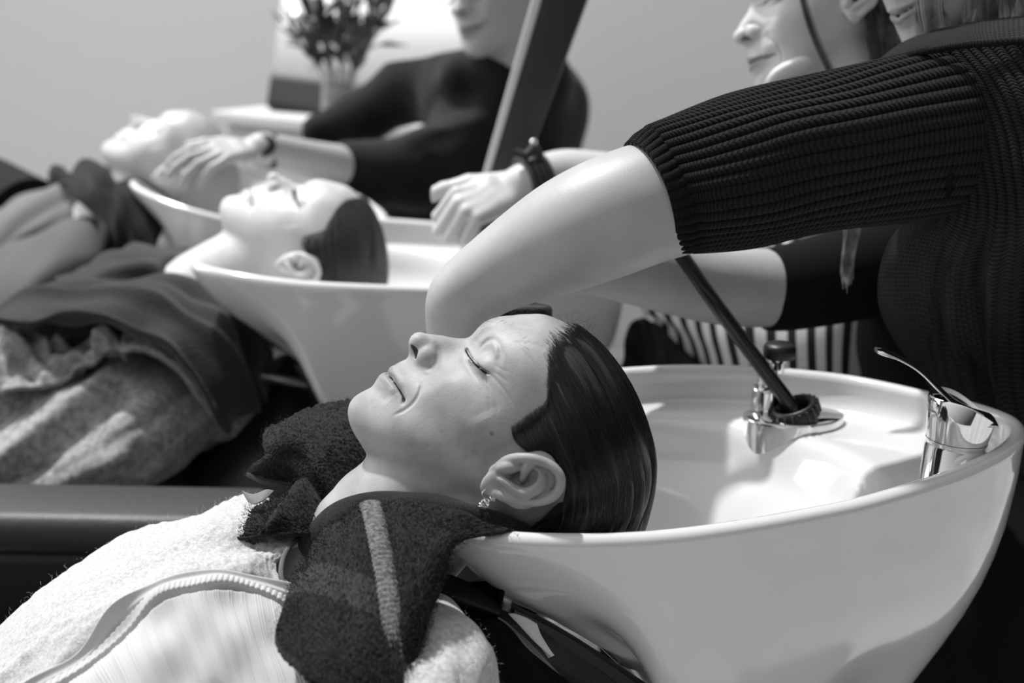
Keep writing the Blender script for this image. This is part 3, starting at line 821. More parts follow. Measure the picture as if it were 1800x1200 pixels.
# ------------------------------------------------------------------ hair
def hair_x(y, z, lift):
    q = np.array([[y, z]]) / 100
    g = tps_eval(HW, HP / 100, q)[0]
    return math.sqrt(max(g, 0)) + lift
GUIDES = [
 [(1012,572),(1048,597),(1083,638),(1113,687),(1138,748),(1149,802),(1146,855),(1134,905),(1120,950),(1106,1005)],
 [(992,584),(1034,620),(1070,676),(1094,738),(1114,796),(1124,846),(1120,893),(1108,925),(1096,955),(1084,1005)],
 [(972,603),(1008,650),(1040,706),(1066,768),(1086,824),(1092,868),(1088,905),(1078,932),(1068,958),(1058,1005)],
 [(964,632),(988,682),(1014,734),(1038,790),(1056,838),(1060,878),(1056,911),(1046,936),(1037,960),(1030,1005)],
 [(962,668),(973,712),(992,757),(1012,804),(1028,846),(1030,882),(1025,913),(1016,937),(1007,960),(1000,1005)],
 [(958,706),(958,736),(970,768),(988,806),(1002,846),(1004,880),(998,910),(988,936),(979,960),(970,1005)],
 [(930,728),(934,756),(948,782),(970,806),(992,838),(996,870),(986,900),(972,926),(958,948),(946,990)],
 [(899,750),(905,774),(926,792),(955,803),(986,824),(992,856),(978,884),(955,908),(934,926),(915,960)],
]
FALL = [0, 26, 38, 46, 52, 55, 57, 58]
def hair_grid(lift=4.0):
    rows = []
    for gi, g in enumerate(GUIDES):
        row = []
        for ti, (u, v) in enumerate(g):
            x = 0.0 if gi == 0 else 55.0
            if gi:
                for _ in range(6):
                    c = hpx(u, v, x)
                    hx = hair_x(c[1], c[2], lift if ti > 1 else (1.5 if ti else -2.5))
                    fb = FALL[gi] * (1 - .05 * max(0, ti - 7))
                    x = .5 * x + .5 * max(min(hx, 80), fb if ti > 4 else (8.0 * min(gi, 3)))
                if gi >= 6 and 3 <= ti <= 6: x = min(x, 66)
            row.append(hpx(u, v, x))
        rows.append(row)
    near = np.array(rows)
    far = near[:0:-1] * np.array([-1, 1, 1])
    return np.concatenate([far, near])    # far side ... crown ... near side
HG = hair_grid()

def hair_mat(name, col, rough=.38):
    m = mat(name, col, rough, spec=.35)
    nt = m.node_tree; b = nt.nodes['Principled BSDF']
    uv = nt.nodes.new('ShaderNodeUVMap'); mp = nt.nodes.new('ShaderNodeMapping'); mp.inputs['Scale'].default_value = (420, 5, 1)
    n = nt.nodes.new('ShaderNodeTexNoise'); n.inputs['Scale'].default_value = 1.0; n.inputs['Detail'].default_value = 3
    bp = nt.nodes.new('ShaderNodeBump'); bp.inputs['Distance'].default_value = .0012
    nt.links.new(uv.outputs[0], mp.inputs[0]); nt.links.new(mp.outputs[0], n.inputs['Vector']); nt.links.new(n.outputs['Fac'], bp.inputs['Height']); nt.links.new(bp.outputs[0], b.inputs['Normal'])
    r = nt.nodes.new('ShaderNodeMapRange'); r.inputs['From Min'].default_value = .3; r.inputs['From Max'].default_value = .7
    r.inputs['To Min'].default_value = col * .45; r.inputs['To Max'].default_value = col * 2.6
    nt.links.new(n.outputs['Fac'], r.inputs['Value']); nt.links.new(r.outputs[0], b.inputs['Base Color'])
    b.inputs['Anisotropic'].default_value = .5
    return m

def curves_obj(name, strands, r, m, parent, taper=True, res=0):
    """thin tubes of real thickness through each strand (world coords), one mesh"""
    Vs, Fs, n0 = [], [], 0
    k = 3 + res
    for st in strands:
        st = np.asarray(st, float); n = len(st)
        T = np.gradient(st, axis=0); T /= np.linalg.norm(T, axis=1, keepdims=True) + 1e-12
        a = np.cross(T, [.31, .2, .93]); a /= np.linalg.norm(a, axis=1, keepdims=True) + 1e-12; b = np.cross(T, a)
        rr = (np.sin(np.linspace(.5, PI - .35, n)) ** .5 if taper else np.ones(n)) * r
        th = np.linspace(0, 2 * PI, k, endpoint=False)
        V = st[:, None] + (a[:, None] * np.cos(th)[None, :, None] + b[:, None] * np.sin(th)[None, :, None]) * rr[:, None, None]
        Vs.append(V.reshape(-1, 3))
        idx = n0 + np.arange(n * k).reshape(n, k); nx = np.roll(idx, -1, 1)
        Fs.append(np.stack([idx[:-1], nx[:-1], nx[1:], idx[1:]], -1).reshape(-1, 4)); n0 += n * k
    return mesh_obj(name, np.concatenate(Vs), np.concatenate(Fs), m, parent)

def lying_hair(pose, parent, hmat, smat, n_str=0, nres=(150, 120), seed=3):
    def disp(s, t):
        n1 = smooth_noise(s.shape, (46, 3), seed); n2 = smooth_noise(s.shape, (110, 5), seed + 1)
        env = np.clip(t * 8, 0, 1)
        return (n1 * .0014 + n2 * .0006) * env
    G = pose.w(HG)
    jr = np.random.default_rng(seed + 9).random(nres[0]); jr = np.abs(np.convolve(np.repeat(jr[::3], 3)[:nres[0]], [.25, .5, .25], 'same')) * .75 + .25 * np.random.default_rng(seed).random(nres[0])
    def jag(S, s, t):
        out = S.copy(); tv = t[0]
        for i in range(S.shape[0]):
            tn = tv + .06 * jr[i % len(jr)] * np.clip(1 - tv / .16, 0, 1)
            for c in range(3): out[i, :, c] = np.interp(tn, tv, S[i, :, c])
        return out
    o = sheet('hair', G, nres[0], nres[1], hmat, parent, thick=.0012 if n_str else .004, disp=disp, space='w', facing=True, post=jag if n_str else None)
    if n_str:
        r = np.random.default_rng(seed)
        fine = crom2(HG, 200, 60)          # rows across, columns along
        S = []
        nr = fine.shape[0]
        for i in range(n_str):
            a = nr * .5 + (r.random() ** .9) * (nr * .5 - 1.01)
            t0 = r.random() ** 1.6 * 30 - (r.random() * 2.6 if r.random() < .5 else 0); L = 16 + r.random() * 36
            tt = np.clip(np.linspace(t0, min(t0 + L, 58), 16), -2, 58.9)
            aw = np.clip(a + np.cumsum(r.normal(0, .16, 16)) * .6, nr * .49, nr - 1.02)
            i0 = np.floor(aw).astype(int); fi = (aw - i0)[:, None]; tc_ = np.maximum(tt, 0); j0 = np.floor(tc_).astype(int); fj = (tc_ - j0)[:, None]
            i1 = np.minimum(i0 + 1, nr - 1)
            p = (fine[i0, j0] * (1 - fi) + fine[i1, j0] * fi) * (1 - fj) + (fine[i0, j0 + 1] * (1 - fi) + fine[i1, j0 + 1] * fi) * fj
            neg = np.minimum(tt, 0)[:, None]; p = p + (fine[i0, 1] - fine[i0, 0]) * neg * 1.0 + r.normal(0, .5, 3) * neg
            lift = (np.sin(np.linspace(0, PI, 16)) * (.3 + r.random() * 1.2) + .2 + .5 * (t0 < 4)) + 2.0 * np.clip(1 - np.abs(tt - 1) / 4, 0, 1) * (tt > -.5)
            p[:, 0] += lift * (fine[i0, j0][:, 0] / 75); p[:, 1] += 0; 
            out = p - np.array([0, 8, 25]); out /= np.linalg.norm(out, axis=1, keepdims=True)
            p = p + out * lift[:, None] * .8
            S.append(pose.w(p))
        curves_obj('loose_strands', S, .00014, smat, o)
    return o
# ------------------------------------------------------------------ the main client, her clothes and towel
def terry(name, col, hi=None, scale=1500, dist=.0009):
    return mat(name, col, .95, spec=.1, bump=[(60, .0007, 2), (scale, dist, 2)], sheen=.1, vary=(scale * .6, col * .55, (hi or col * 1.7), 2))

def knit_mat(name, col, nu, nv, dist=.0012, v_amt=.38):
    """V-shaped stitches from the cloth's own UVs"""
    m = mat(name, col, .95, sheen=.03, spec=.12)
    nt = m.node_tree; b = nt.nodes['Principled BSDF']
    def math_(op, a, b_=None):
        n = nt.nodes.new('ShaderNodeMath'); n.operation = op
        for i, x in enumerate((a, b_)):
            if x is None: continue
            if isinstance(x, (int, float)): n.inputs[i].default_value = x
            else: nt.links.new(x, n.inputs[i])
        return n.outputs[0]
    uv = nt.nodes.new('ShaderNodeUVMap'); sx = nt.nodes.new('ShaderNodeSeparateXYZ'); nt.links.new(uv.outputs[0], sx.inputs[0])
    nz = nt.nodes.new('ShaderNodeTexNoise'); nz.inputs['Scale'].default_value = 60; nt.links.new(uv.outputs[0], nz.inputs['Vector'])
    U = math_('MULTIPLY', sx.outputs[1], nu); V = math_('MULTIPLY', sx.outputs[0], nv)
    tri = math_('PINGPONG', U, .5)
    ph = math_('ADD', math_('ADD', V, math_('MULTIPLY', tri, v_amt * 2)), math_('MULTIPLY', nz.outputs['Fac'], .25))
    st = math_('ABSOLUTE', math_('SINE', math_('MULTIPLY', ph, PI)))
    wl = math_('ABSOLUTE', math_('SINE', math_('MULTIPLY', U, PI)))
    hgt = math_('ADD', math_('MULTIPLY', st, .7), math_('MULTIPLY', wl, .5))
    bp = nt.nodes.new('ShaderNodeBump'); bp.inputs['Distance'].default_value = dist; nt.links.new(hgt, bp.inputs['Height'])
    fz = nt.nodes.new('ShaderNodeTexNoise'); fz.inputs['Scale'].default_value = 1800; tc = nt.nodes.new('ShaderNodeTexCoord'); nt.links.new(tc.outputs['Object'], fz.inputs['Vector'])
    b2 = nt.nodes.new('ShaderNodeBump'); b2.inputs['Distance'].default_value = .0004; nt.links.new(fz.outputs['Fac'], b2.inputs['Height']); nt.links.new(bp.outputs[0], b2.inputs['Normal'])
    nt.links.new(b2.outputs[0], b.inputs['Normal'])
    r = nt.nodes.new('ShaderNodeMapRange'); r.inputs['From Max'].default_value = 1.1; r.inputs['To Min'].default_value = col * .2; r.inputs['To Max'].default_value = col * 2.2  # shade put into the base colour: stitch grooves darker than ridges
    nt.links.new(hgt, r.inputs['Value']); nt.links.new(r.outputs[0], b.inputs['Base Color'])
    return m

def fuzz(name, o, n, length, r, m, parent, seed=1, umin=None):
    """loose fibres standing off a cloth: short real threads rooted on its faces"""
    me = o.data; rg = np.random.default_rng(seed); base = root_of(o)
    nv = len(me.vertices); co = np.zeros(nv * 3, np.float32); me.vertices.foreach_get('co', co); co = co.reshape(-1, 3)
    no = np.zeros(nv * 3, np.float32); me.vertices.foreach_get('normal', no); no = no.reshape(-1, 3)
    ids = rg.integers(0, nv // 2, n); S = []
    for i in ids:
        p = co[i] + base + rg.normal(0, .002, 3); d = no[i] + rg.normal(0, .5, 3); d /= np.linalg.norm(d); L = length * (.3 + rg.random() ** 2)
        bnd = rg.normal(0, .35, 3)
        S.append([p, p + d * L * .5, p + (d + bnd * .6) * L])
    return curves_obj(name, S, r, m, parent)

def build_client1():
    root = thing('person', 'woman lying back with eyes closed and wet dark hair in the nearest basin', 'person', (*c2w(P(330, 1500, 1.05))[:2], 0.0), None)
    res = .75
    V, F_ = head_arrays('main', res)
    tint = head_tint(V)
    W = POSE1.w(V)
    # trunk, arms, seat and legs under the clothes (camera mm)
    cl = Clay((-1250, -960, -1300), (60, -150, -780), 7)
    cl.line([mm(640, 985, 1.10), mm(560, 1040, 1.105)], [48, 46], 20)
    cl.line([mm(540, 1085, 1.13), mm(360, 1200, 1.14), mm(80, 1430, 1.12), mm(-200, 1600, 1.10)], [58, 72, 80, 90], 25)
    cl.line([mm(710, 1190, 1.0), mm(570, 1120, 1.08)], [38, 42], 15)
    cl.line([mm(430, 1020, 1.21), mm(540, 1070, 1.14)], [40, 46], 15)
    cl.line([mm(710, 1200, 1.0), mm(560, 1650, 1.0), mm(140, 1750, .97)], [36, 34, 28], 15)
    cl.line([mm(430, 1030, 1.21), mm(150, 1330, 1.26), mm(-150, 1500, 1.24)], [38, 34, 28], 15)
    V2, F2 = cl.mesh()
    n0 = len(V)
    mesh_obj('body', np.concatenate([W, c2w(V2 / 1000)]), np.concatenate([F_, F2 + n0]), M['skin'], root, attr={'tint': np.concatenate([tint, np.zeros(len(V2))])})
    h = lying_hair(POSE1, root, M['hair'], M['strand'], 5200, (260, 200))
    # lashes, fine brow hairs, flyaways
    H = lambda u, v, x: hpx(u, v, x)
    r = np.random.default_rng(5)
    L = crom([H(820, 616, 21), H(828, 629, 28), H(841, 643, 36), H(858, 656, 43)], 150); S = []
    for i in range(150):
        p = L[i] + np.array([.9, .5, 0]); e = np.array([.8, .35, -.30 - .25 * i / 150]) * (2.4 + 2.6 * i / 150) + r.normal(0, .4, 3)
        S.append(POSE1.w(np.array([p, p + e * .55, p + e + np.array([0, .6, .6])])))
    curves_obj('eyelashes', S, .00016, M['lash'], root)
    S = []
    for i in range(60):
        t = r.random(); p = crom([H(842, 574, 8), H(872, 566, 22), H(905, 580, 40), (H(925, 610, 50))], 40)[int(t * 39)] + np.array([.8, 1.2, 0]) + r.normal(0, 1.2, 3)
        e = np.array([.5, -.15, .9]) * (3 + r.random() * 3) + r.normal(0, .5, 3)
        S.append(POSE1.w(np.array([p, p + e * .5, p + e])))
    curves_obj('eyebrow_hairs', S, .00007, M['brow'], root)
    S = []
    for i in range(34):
        u = 990 + r.random() * 60; v = 566 + (u - 990) * .5 + r.random() * 8
        q0 = H(u, v, r.normal(0, 12) if False else r.random() * 10); a = r.random() * 2 * PI
        e = np.array([r.normal(0, 3), 4 + r.random() * 4, 3 + r.normal(0, 4)])
        q = [q0, q0 + e * .5 + r.normal(0, 1.5, 3), q0 + e + r.normal(0, 3.0, 3), q0 + e * 1.1 + np.array([0, -2, 8]) + r.normal(0, 2, 3)]
        S.append(POSE1.w(crom(q, 10)))
    curves_obj('flyaway_hairs', S, .00006, M['lash'], h)
    # earring: hoop with twisted beads
    ring = [H(853, 860, 79), H(848, 866, 80.5), H(849, 873, 81), H(855, 877, 81), H(862, 880, 80), H(867, 877, 79.5), H(868, 872, 79)]
    e = mesh_obj('earring', *tube_arrays(POSE1.w(crom(ring, 30)), .00045, k=8)[:2], M['chrome'], root)
    rings = []
    for c, rad, ax in (((850, 886, 80), 3.2, (.3, .5, .8)), ((853, 884, 81), 2.8, (.9, .1, .3)), ((847, 888, 80.5), 2.3, (.1, .9, .4)), ((866, 876, 81), 2.4, (.2, .3, .9)), ((856, 880, 81.5), 1.6, (.5, .5, .5))):
        ax = np.array(ax) / np.linalg.norm(ax); a = np.cross(ax, (0, 0, 1)); a /= np.linalg.norm(a); b = np.cross(ax, a)
        th = np.linspace(0, 2 * PI, 20, endpoint=False); c = H(*c)
        rings.append(tube_arrays(POSE1.w(c + np.cos(th)[:, None] * a * rad + np.sin(th)[:, None] * b * rad), .00055, k=8, closed=True)[:2])
    mesh_obj('charm', *join_parts(rings), M['chrome'], e)

    # ---- cardigan: woolly ground
    rows = [
     [(-70, 1330, 1.32), (80, 1140, 1.32), (230, 1050, 1.31), (360, 990, 1.30), (440, 950, 1.29), (500, 940, 1.26)],
     [(-70, 1215, 1.22), (70, 1065, 1.23), (215, 968, 1.23), (340, 915, 1.23), (430, 880, 1.23), (520, 905, 1.20)],
     [(-70, 1170, 1.13), (60, 1040, 1.14), (205, 948, 1.15), (335, 900, 1.16), (430, 872, 1.17), (540, 915, 1.13)],
     [(-70, 1205, 1.05), (65, 1075, 1.06), (210, 985, 1.07), (335, 935, 1.08), (440, 918, 1.09), (556, 938, 1.085)],
     [(-70, 1260, 1.00), (70, 1130, 1.01), (215, 1025, 1.02), (335, 970, 1.035), (430, 960, 1.05), (505, 962, 1.06)],
     [(-70, 1330, .965), (75, 1200, .975), (220, 1080, .985), (340, 1015, 1.0), (430, 1000, 1.01), (494, 1002, 1.035)],
     [(-70, 1420, .95), (90, 1300, .955), (230, 1170, .965), (350, 1090, .985), (450, 1070, 1.0), (560, 1065, 1.01)],
     [(-70, 1520, .95), (90, 1430, .95), (250, 1290, .95), (380, 1200, .96), (480, 1170, .97), (640, 1150, .97)]]
    def dz(s, t):
        n = smooth_noise(s.shape, (9, 7), 11) * .0035 + smooth_noise(s.shape, (60, 60), 12) * .0005
        f = .007 * np.exp(-((s - .66 - .05 * np.sin(t * 5)) / .025) ** 2) * np.clip(1 - t * 2.6, 0, 1) + .006 * np.exp(-((s - .58) / .02) ** 2) * np.clip(1 - t * 3.2, 0, 1)
        return n + f
    card = sheet('cardigan', rows, 150, 150, M['wool'], root, thick=.005, disp=dz)
    fuzz('wool_fibres', card, 1500, .0045, .00006, M['wool_fibre'], card)
    # neckline trim with its dark beading
    nl = [(562, 930, 1.09), (540, 940, 1.083), (514, 955, 1.062), (499, 978, 1.045), (494, 1004, 1.030), (497, 1030, 1.02)]
    tube('neckline_binding', nl, .0021, M['binding'], card, space='px', n=60, k=8)
    # ---- front panel: ribbed, with rolled edge and cord
    rows = [
     [(-60, 1320, .945), (60, 1208, .955), (150, 1128, .965), (235, 1058, .975), (300, 1016, .985), (370, 1002, .99), (440, 1010, .995), (520, 1030, 1.0), (600, 1060, 1.0)],
     [(-60, 1350, .930), (70, 1235, .940), (165, 1155, .950), (245, 1090, .958), (310, 1055, .966), (375, 1045, .972), (445, 1055, .978), (525, 1075, .982), (610, 1100, .98)],
     [(-60, 1420, .912), (90, 1300, .920), (185, 1210, .928), (260, 1150, .935), (325, 1120, .942), (390, 1110, .948), (455, 1115, .952), (540, 1130, .955), (640, 1150, .955)],
     [(-60, 1520, .895), (110, 1400, .905), (205, 1300, .910), (280, 1235, .915), (345, 1205, .920), (405, 1195, .925), (470, 1195, .930), (560, 1200, .93), (680, 1215, .925)],
     [(-60, 1620, .885), (130, 1510, .89), (225, 1420, .895), (300, 1350, .90), (365, 1310, .905), (425, 1295, .91), (490, 1290, .91), (590, 1290, .91), (720, 1300, .905)],
     [(-60, 1760, .90), (130, 1680, .90), (225, 1580, .90), (300, 1500, .905), (365, 1450, .905), (425, 1420, .91), (490, 1400, .91), (600, 1390, .91), (740, 1390, .91)]]
    def dr(s, t):
        tt = t * 9 + .15 * np.sin(s * 7)
        rib = (np.abs(np.sin(tt * PI * 14)) ** .5) * .0010
        grp = (np.sin(tt * PI * 4.6 + 1.5 * np.sin(tt * 2)) > .1)
        edge = .004 * np.exp(-(s / .02) ** 2)
        g = -.0050 * np.exp(-((s - .075) / .011) ** 2) - .0060 * np.exp(-((s - .185) / .011) ** 2)
        g = g + smst(.08, .10, s) * (1 - smst(.165, .18, s)) * (.0014 + .0012 * np.abs(np.sin(PI * (t * 62 + s * 9))) ** .7)
        return smooth_noise(s.shape, (7, 9), 21) * .0035 + rib * (s > .19) * (.35 + .65 * grp) + edge + g
    pan = sheet('front_panel', rows, 230, 700, M['wool_light'], root, thick=.006, disp=dr)
    # ---- sleeve head over the near shoulder
    rows = [
     [(640, 1110, 1.04), (700, 1060, 1.035), (765, 1046, 1.02), (812, 1068, 1.01), (848, 1112, .995), (868, 1165, .98), (880, 1240, .97), (884, 1340, .97)],
     [(640, 1120, .985), (700, 1085, .98), (758, 1078, .97), (800, 1098, .962), (832, 1135, .95), (850, 1180, .942), (860, 1250, .935), (862, 1340, .93)],
     [(630, 1150, .95), (690, 1125, .94), (742, 1125, .932), (778, 1145, .925), (805, 1175, .918), (822, 1215, .912), (830, 1275, .905), (832, 1350, .90)],
     [(620, 1200, .93), (675, 1185, .918), (722, 1190, .908), (755, 1208, .90), (780, 1235, .895), (795, 1270, .89), (800, 1320, .885), (800, 1390, .88)],
     [(600, 1290, .925), (650, 1285, .905), (695, 1290, .895), (728, 1305, .885), (750, 1325, .88), (765, 1350, .875), (770, 1390, .87), (770, 1440, .87)]]
    def dsn(s, t):
        a = .0014 * -np.exp(-((s - .42 - .1 * t) / .013) ** 2) - .0014 * np.exp(-((s - .55 - .1 * t) / .013) ** 2)
        return smooth_noise(s.shape, (6, 6), 31) * .003 + a
    slv = sheet('sleeve', rows, 110, 150, M['wool_grey'], root, thick=.005, disp=dsn)
    fuzz('sleeve_fibres', slv, 900, .0035, .00006, M['wool_fibre'], slv, 4)
    return root

def stitch_hem(name, path, w, m, parent, n=150, k=12, bumps=42):
    """a turned hem with blanket stitching"""
    return tube(name, path, w, m, parent, space='px', n=n, k=k, flat=.42, disp=lambda s, th: w * .16 * np.abs(np.sin(s * PI * bumps)) - w * .08)

def build_towel1():
    base = c2w(P(650, 1100, 1.02))
    t = thing('towel', 'dark terry towel round the neck of the nearest woman, over the basin edge', 'towel', (*base[:2], float(c2w(P(600, 1200, .98))[2])))
    m = M['terry']
    fold = lambda seed, a, c: (lambda s, tt: smooth_noise(s.shape, c, seed) * a + smooth_noise(s.shape, (70, 70), seed + 1) * .0005)
    # roll tucked against the neck
    roll = [(560, 968, 1.075), (600, 915, 1.055), (660, 896, 1.035), (730, 893, 1.022), (800, 905, 1.018), (860, 925, 1.022), (905, 945, 1.035), (940, 975, 1.06)]
    tube('neck_roll', roll, [.016, .014, .012, .0115, .012, .012, .012, .012], m, t, space='px', n=150, k=40, disp=lambda s, th: .0010 * np.sin(3 * th + 9 * s) + .0006 * np.sin(30 * s + th * 2))
    # right-hand flap, from the hem to the edge that hangs over the bowl
    rows = [
     [(668, 886, 1.018), (720, 880, 1.004), (790, 893, .998), (850, 912, .998), (905, 934, 1.006)],
     [(660, 905, 1.004), (705, 905, .988), (760, 915, .980), (806, 926, .980), (842, 942, .985)],
     [(666, 950, .984), (705, 950, .968), (750, 950, .962), (785, 952, .963), (804, 958, .972)],
     [(676, 1005, .966), (708, 1005, .950), (742, 1005, .946), (770, 1004, .950), (788, 1004, .962)],
     [(686, 1065, .948), (710, 1064, .934), (732, 1062, .931), (752, 1060, .936), (765, 1058, .948)],
     [(692, 1125, .934), (708, 1124, .922), (722, 1122, .920), (734, 1118, .926), (742, 1114, .936)],
     [(698, 1190, .922), (706, 1190, .912), (712, 1188, .911), (718, 1184, .915), (722, 1178, .924)],
     [(700, 1260, .918), (704, 1260, .910), (708, 1258, .909), (710, 1250, .912), (712, 1240, .920)]]
    a = sheet('hanging_flap', rows, 170, 110, m, t, thick=.0045, disp=fold(41, .0016, (6, 5)))
    # left-hand flap, spread on the chest
    rows = [
     [(640, 884, 1.030), (610, 900, 1.040), (575, 928, 1.050), (552, 956, 1.052), (538, 985, 1.045)],
     [(655, 910, 1.000), (618, 925, 1.008), (580, 950, 1.018), (548, 978, 1.020), (520, 1012, 1.006)],
     [(670, 960, .974), (630, 965, .978), (585, 985, .984), (540, 1010, .984), (506, 1045, .968)],
     [(682, 1015, .954), (638, 1020, .955), (590, 1035, .957), (540, 1055, .955), (494, 1082, .938)],
     [(692, 1070, .936), (650, 1078, .934), (600, 1090, .932), (545, 1102, .928), (484, 1112, .915)],
     [(700, 1130, .920), (660, 1138, .915), (612, 1148, .910), (560, 1155, .904), (500, 1148, .896)],
     [(706, 1200, .908), (670, 1208, .902), (628, 1212, .896), (585, 1206, .889), (540, 1184, .880)],
     [(712, 1300, .902), (680, 1302, .896), (645, 1300, .890), (612, 1290, .884), (580, 1260, .876)]]
    def dl(s, tt):
        d = smooth_noise(s.shape, (5, 6), 44) * .0018 + smooth_noise(s.shape, (80, 80), 45) * .0005
        band = smst(.42, .47, s + .25 * (tt - .5)) * (1 - smst(.60, .65, s + .25 * (tt - .5)))   # smooth woven border stripe
        ribs = .0012 * np.abs(np.sin(s * 95)) * smst(.93, .965, tt) * (s > .5)
        return d + .004 * np.exp(-((tt - .1) / .05) ** 2) * 0 + ribs
    b = sheet('chest_flap', rows, 190, 150, M['terry_band'], t, thick=.0045, disp=dl, attr_fn=lambda s, tt: {'tint': .8 * smst(.30, .32, s + .35 * (tt - .5)) * (1 - smst(.47, .49, s + .35 * (tt - .5)))})
    hem = [(650, 884, 1.012), (658, 910, .996), (668, 955, .975), (678, 1005, .957), (687, 1062, .939), (694, 1120, .925), (700, 1185, .912), (703, 1250, .906)]
    stitch_hem('hem', hem, .0075, M['hem'], t)
    # far fold rising behind the throat
    rows = [
     [(700, 705, 1.215), (640, 700, 1.22), (585, 705, 1.215), (530, 728, 1.21), (485, 750, 1.20), (455, 778, 1.20), (440, 812, 1.20), (436, 836, 1.21)],
     [(700, 760, 1.19), (650, 740, 1.185), (600, 738, 1.175), (548, 755, 1.165), (505, 770, 1.155), (475, 790, 1.155), (455, 818, 1.165), (444, 838, 1.19)],
     [(700, 830, 1.18), (655, 800, 1.165), (612, 782, 1.15), (572, 782, 1.135), (540, 788, 1.13), (514, 800, 1.14), (492, 824, 1.165), (472, 845, 1.185)],
     [(690, 890, 1.17), (650, 860, 1.155), (615, 840, 1.135), (580, 830, 1.118), (556, 826, 1.112), (538, 830, 1.13), (524, 844, 1.158), (505, 852, 1.175)],
     [(670, 930, 1.16), (640, 905, 1.14), (612, 888, 1.12), (590, 875, 1.105), (572, 866, 1.105), (560, 864, 1.125), (548, 866, 1.15), (535, 866, 1.17)],
     [(640, 955, 1.14), (620, 940, 1.12), (603, 925, 1.105), (590, 912, 1.098), (580, 900, 1.105), (572, 892, 1.12), (565, 888, 1.14), (556, 885, 1.16)]]
    def df(s, tt):
        return smooth_noise(s.shape, (5, 7), 51) * .0026 + .006 * np.exp(-((tt - .62 + .22 * s) / .06) ** 2) - .007 * np.exp(-((tt - .78 + .2 * s) / .06) ** 2) + smooth_noise(s.shape, (90, 90), 52) * .0006
    ff = sheet('far_fold', rows, 170, 190, m, t, thick=.005, disp=df)
    # far end lying on the chest
    rows = [
     [(620, 905, 1.13), (570, 872, 1.12), (520, 858, 1.12), (485, 862, 1.13), (455, 885, 1.14), (430, 905, 1.145)],
     [(612, 925, 1.105), (568, 900, 1.09), (522, 884, 1.088), (482, 888, 1.095), (448, 905, 1.105), (418, 925, 1.115)],
     [(600, 940, 1.085), (560, 925, 1.070), (520, 912, 1.063), (480, 912, 1.065), (440, 925, 1.073), (406, 938, 1.085)],
     [(588, 952, 1.070), (555, 943, 1.062), (515, 940, 1.056), (475, 942, 1.057), (435, 947, 1.062), (398, 949, 1.072)]]
    def dg(s, tt):
        return smooth_noise(s.shape, (4, 6), 61) * .003 + .006 * np.exp(-((tt - .35 - .3 * s) / .07) ** 2) + .0011 * np.abs(np.sin(tt * 60)) * smst(.75, .9, s) + smooth_noise(s.shape, (60, 60), 62) * .0006
    fe = sheet('far_end', rows, 90, 130, m, t, thick=.005, disp=dg)
    for i_, (c_, n_) in enumerate(((a, 9000), (b, 9000), (ff, 9000), (fe, 5000))):
        if True:
            pile = fuzz('terry_pile', c_, n_, .0024, .00020, M['pile'], c_, 60 + i_); pile['kind'] = 'stuff'
    tube('far_hem', [(588, 950, 1.070), (555, 941, 1.062), (515, 938, 1.056), (475, 940, 1.057), (435, 945, 1.062), (400, 947, 1.072)], .0014, m, t, space='px', n=90, k=8)
    tube('fold_hem', [(436, 834, 1.195), (462, 846, 1.18), (492, 852, 1.172), (530, 862, 1.165)], .0022, M['hem_dark'], t, space='px', n=60, k=8)
    # care label
    sheet('care_label', [[(425, 862, 1.115), (445, 868, 1.105), (468, 860, 1.10), (482, 862, 1.10)], [(430, 872, 1.11), (445, 876, 1.10), (462, 872, 1.095), (472, 872, 1.095)], [(436, 882, 1.105), (446, 886, 1.096), (456, 882, 1.092), (462, 880, 1.092)]], 12, 20, M['label'], t, thick=.0008)
    return t
# ------------------------------------------------------------------ the other two clients
def rot_view(R, deg):
    return rotm((0, 0, 1), math.radians(deg)) @ R

def px_folds(rows, shape, folds):
    G = crom2(np.array(rows, float), *shape)[..., :2]; out = np.zeros(shape)
    for pts, w, h in folds:
        q = crom(np.array(pts, float), 24); best = np.full(shape, 1e9)
        for i in range(23):
            a = q[i]; ab = q[i + 1] - a; t = np.clip(((G - a) @ ab) / (ab @ ab), 0, 1)
            best = np.minimum(best, ((G - a - t[..., None] * ab) ** 2).sum(-1))
        out += h * np.exp(-best / w ** 2)
    return out

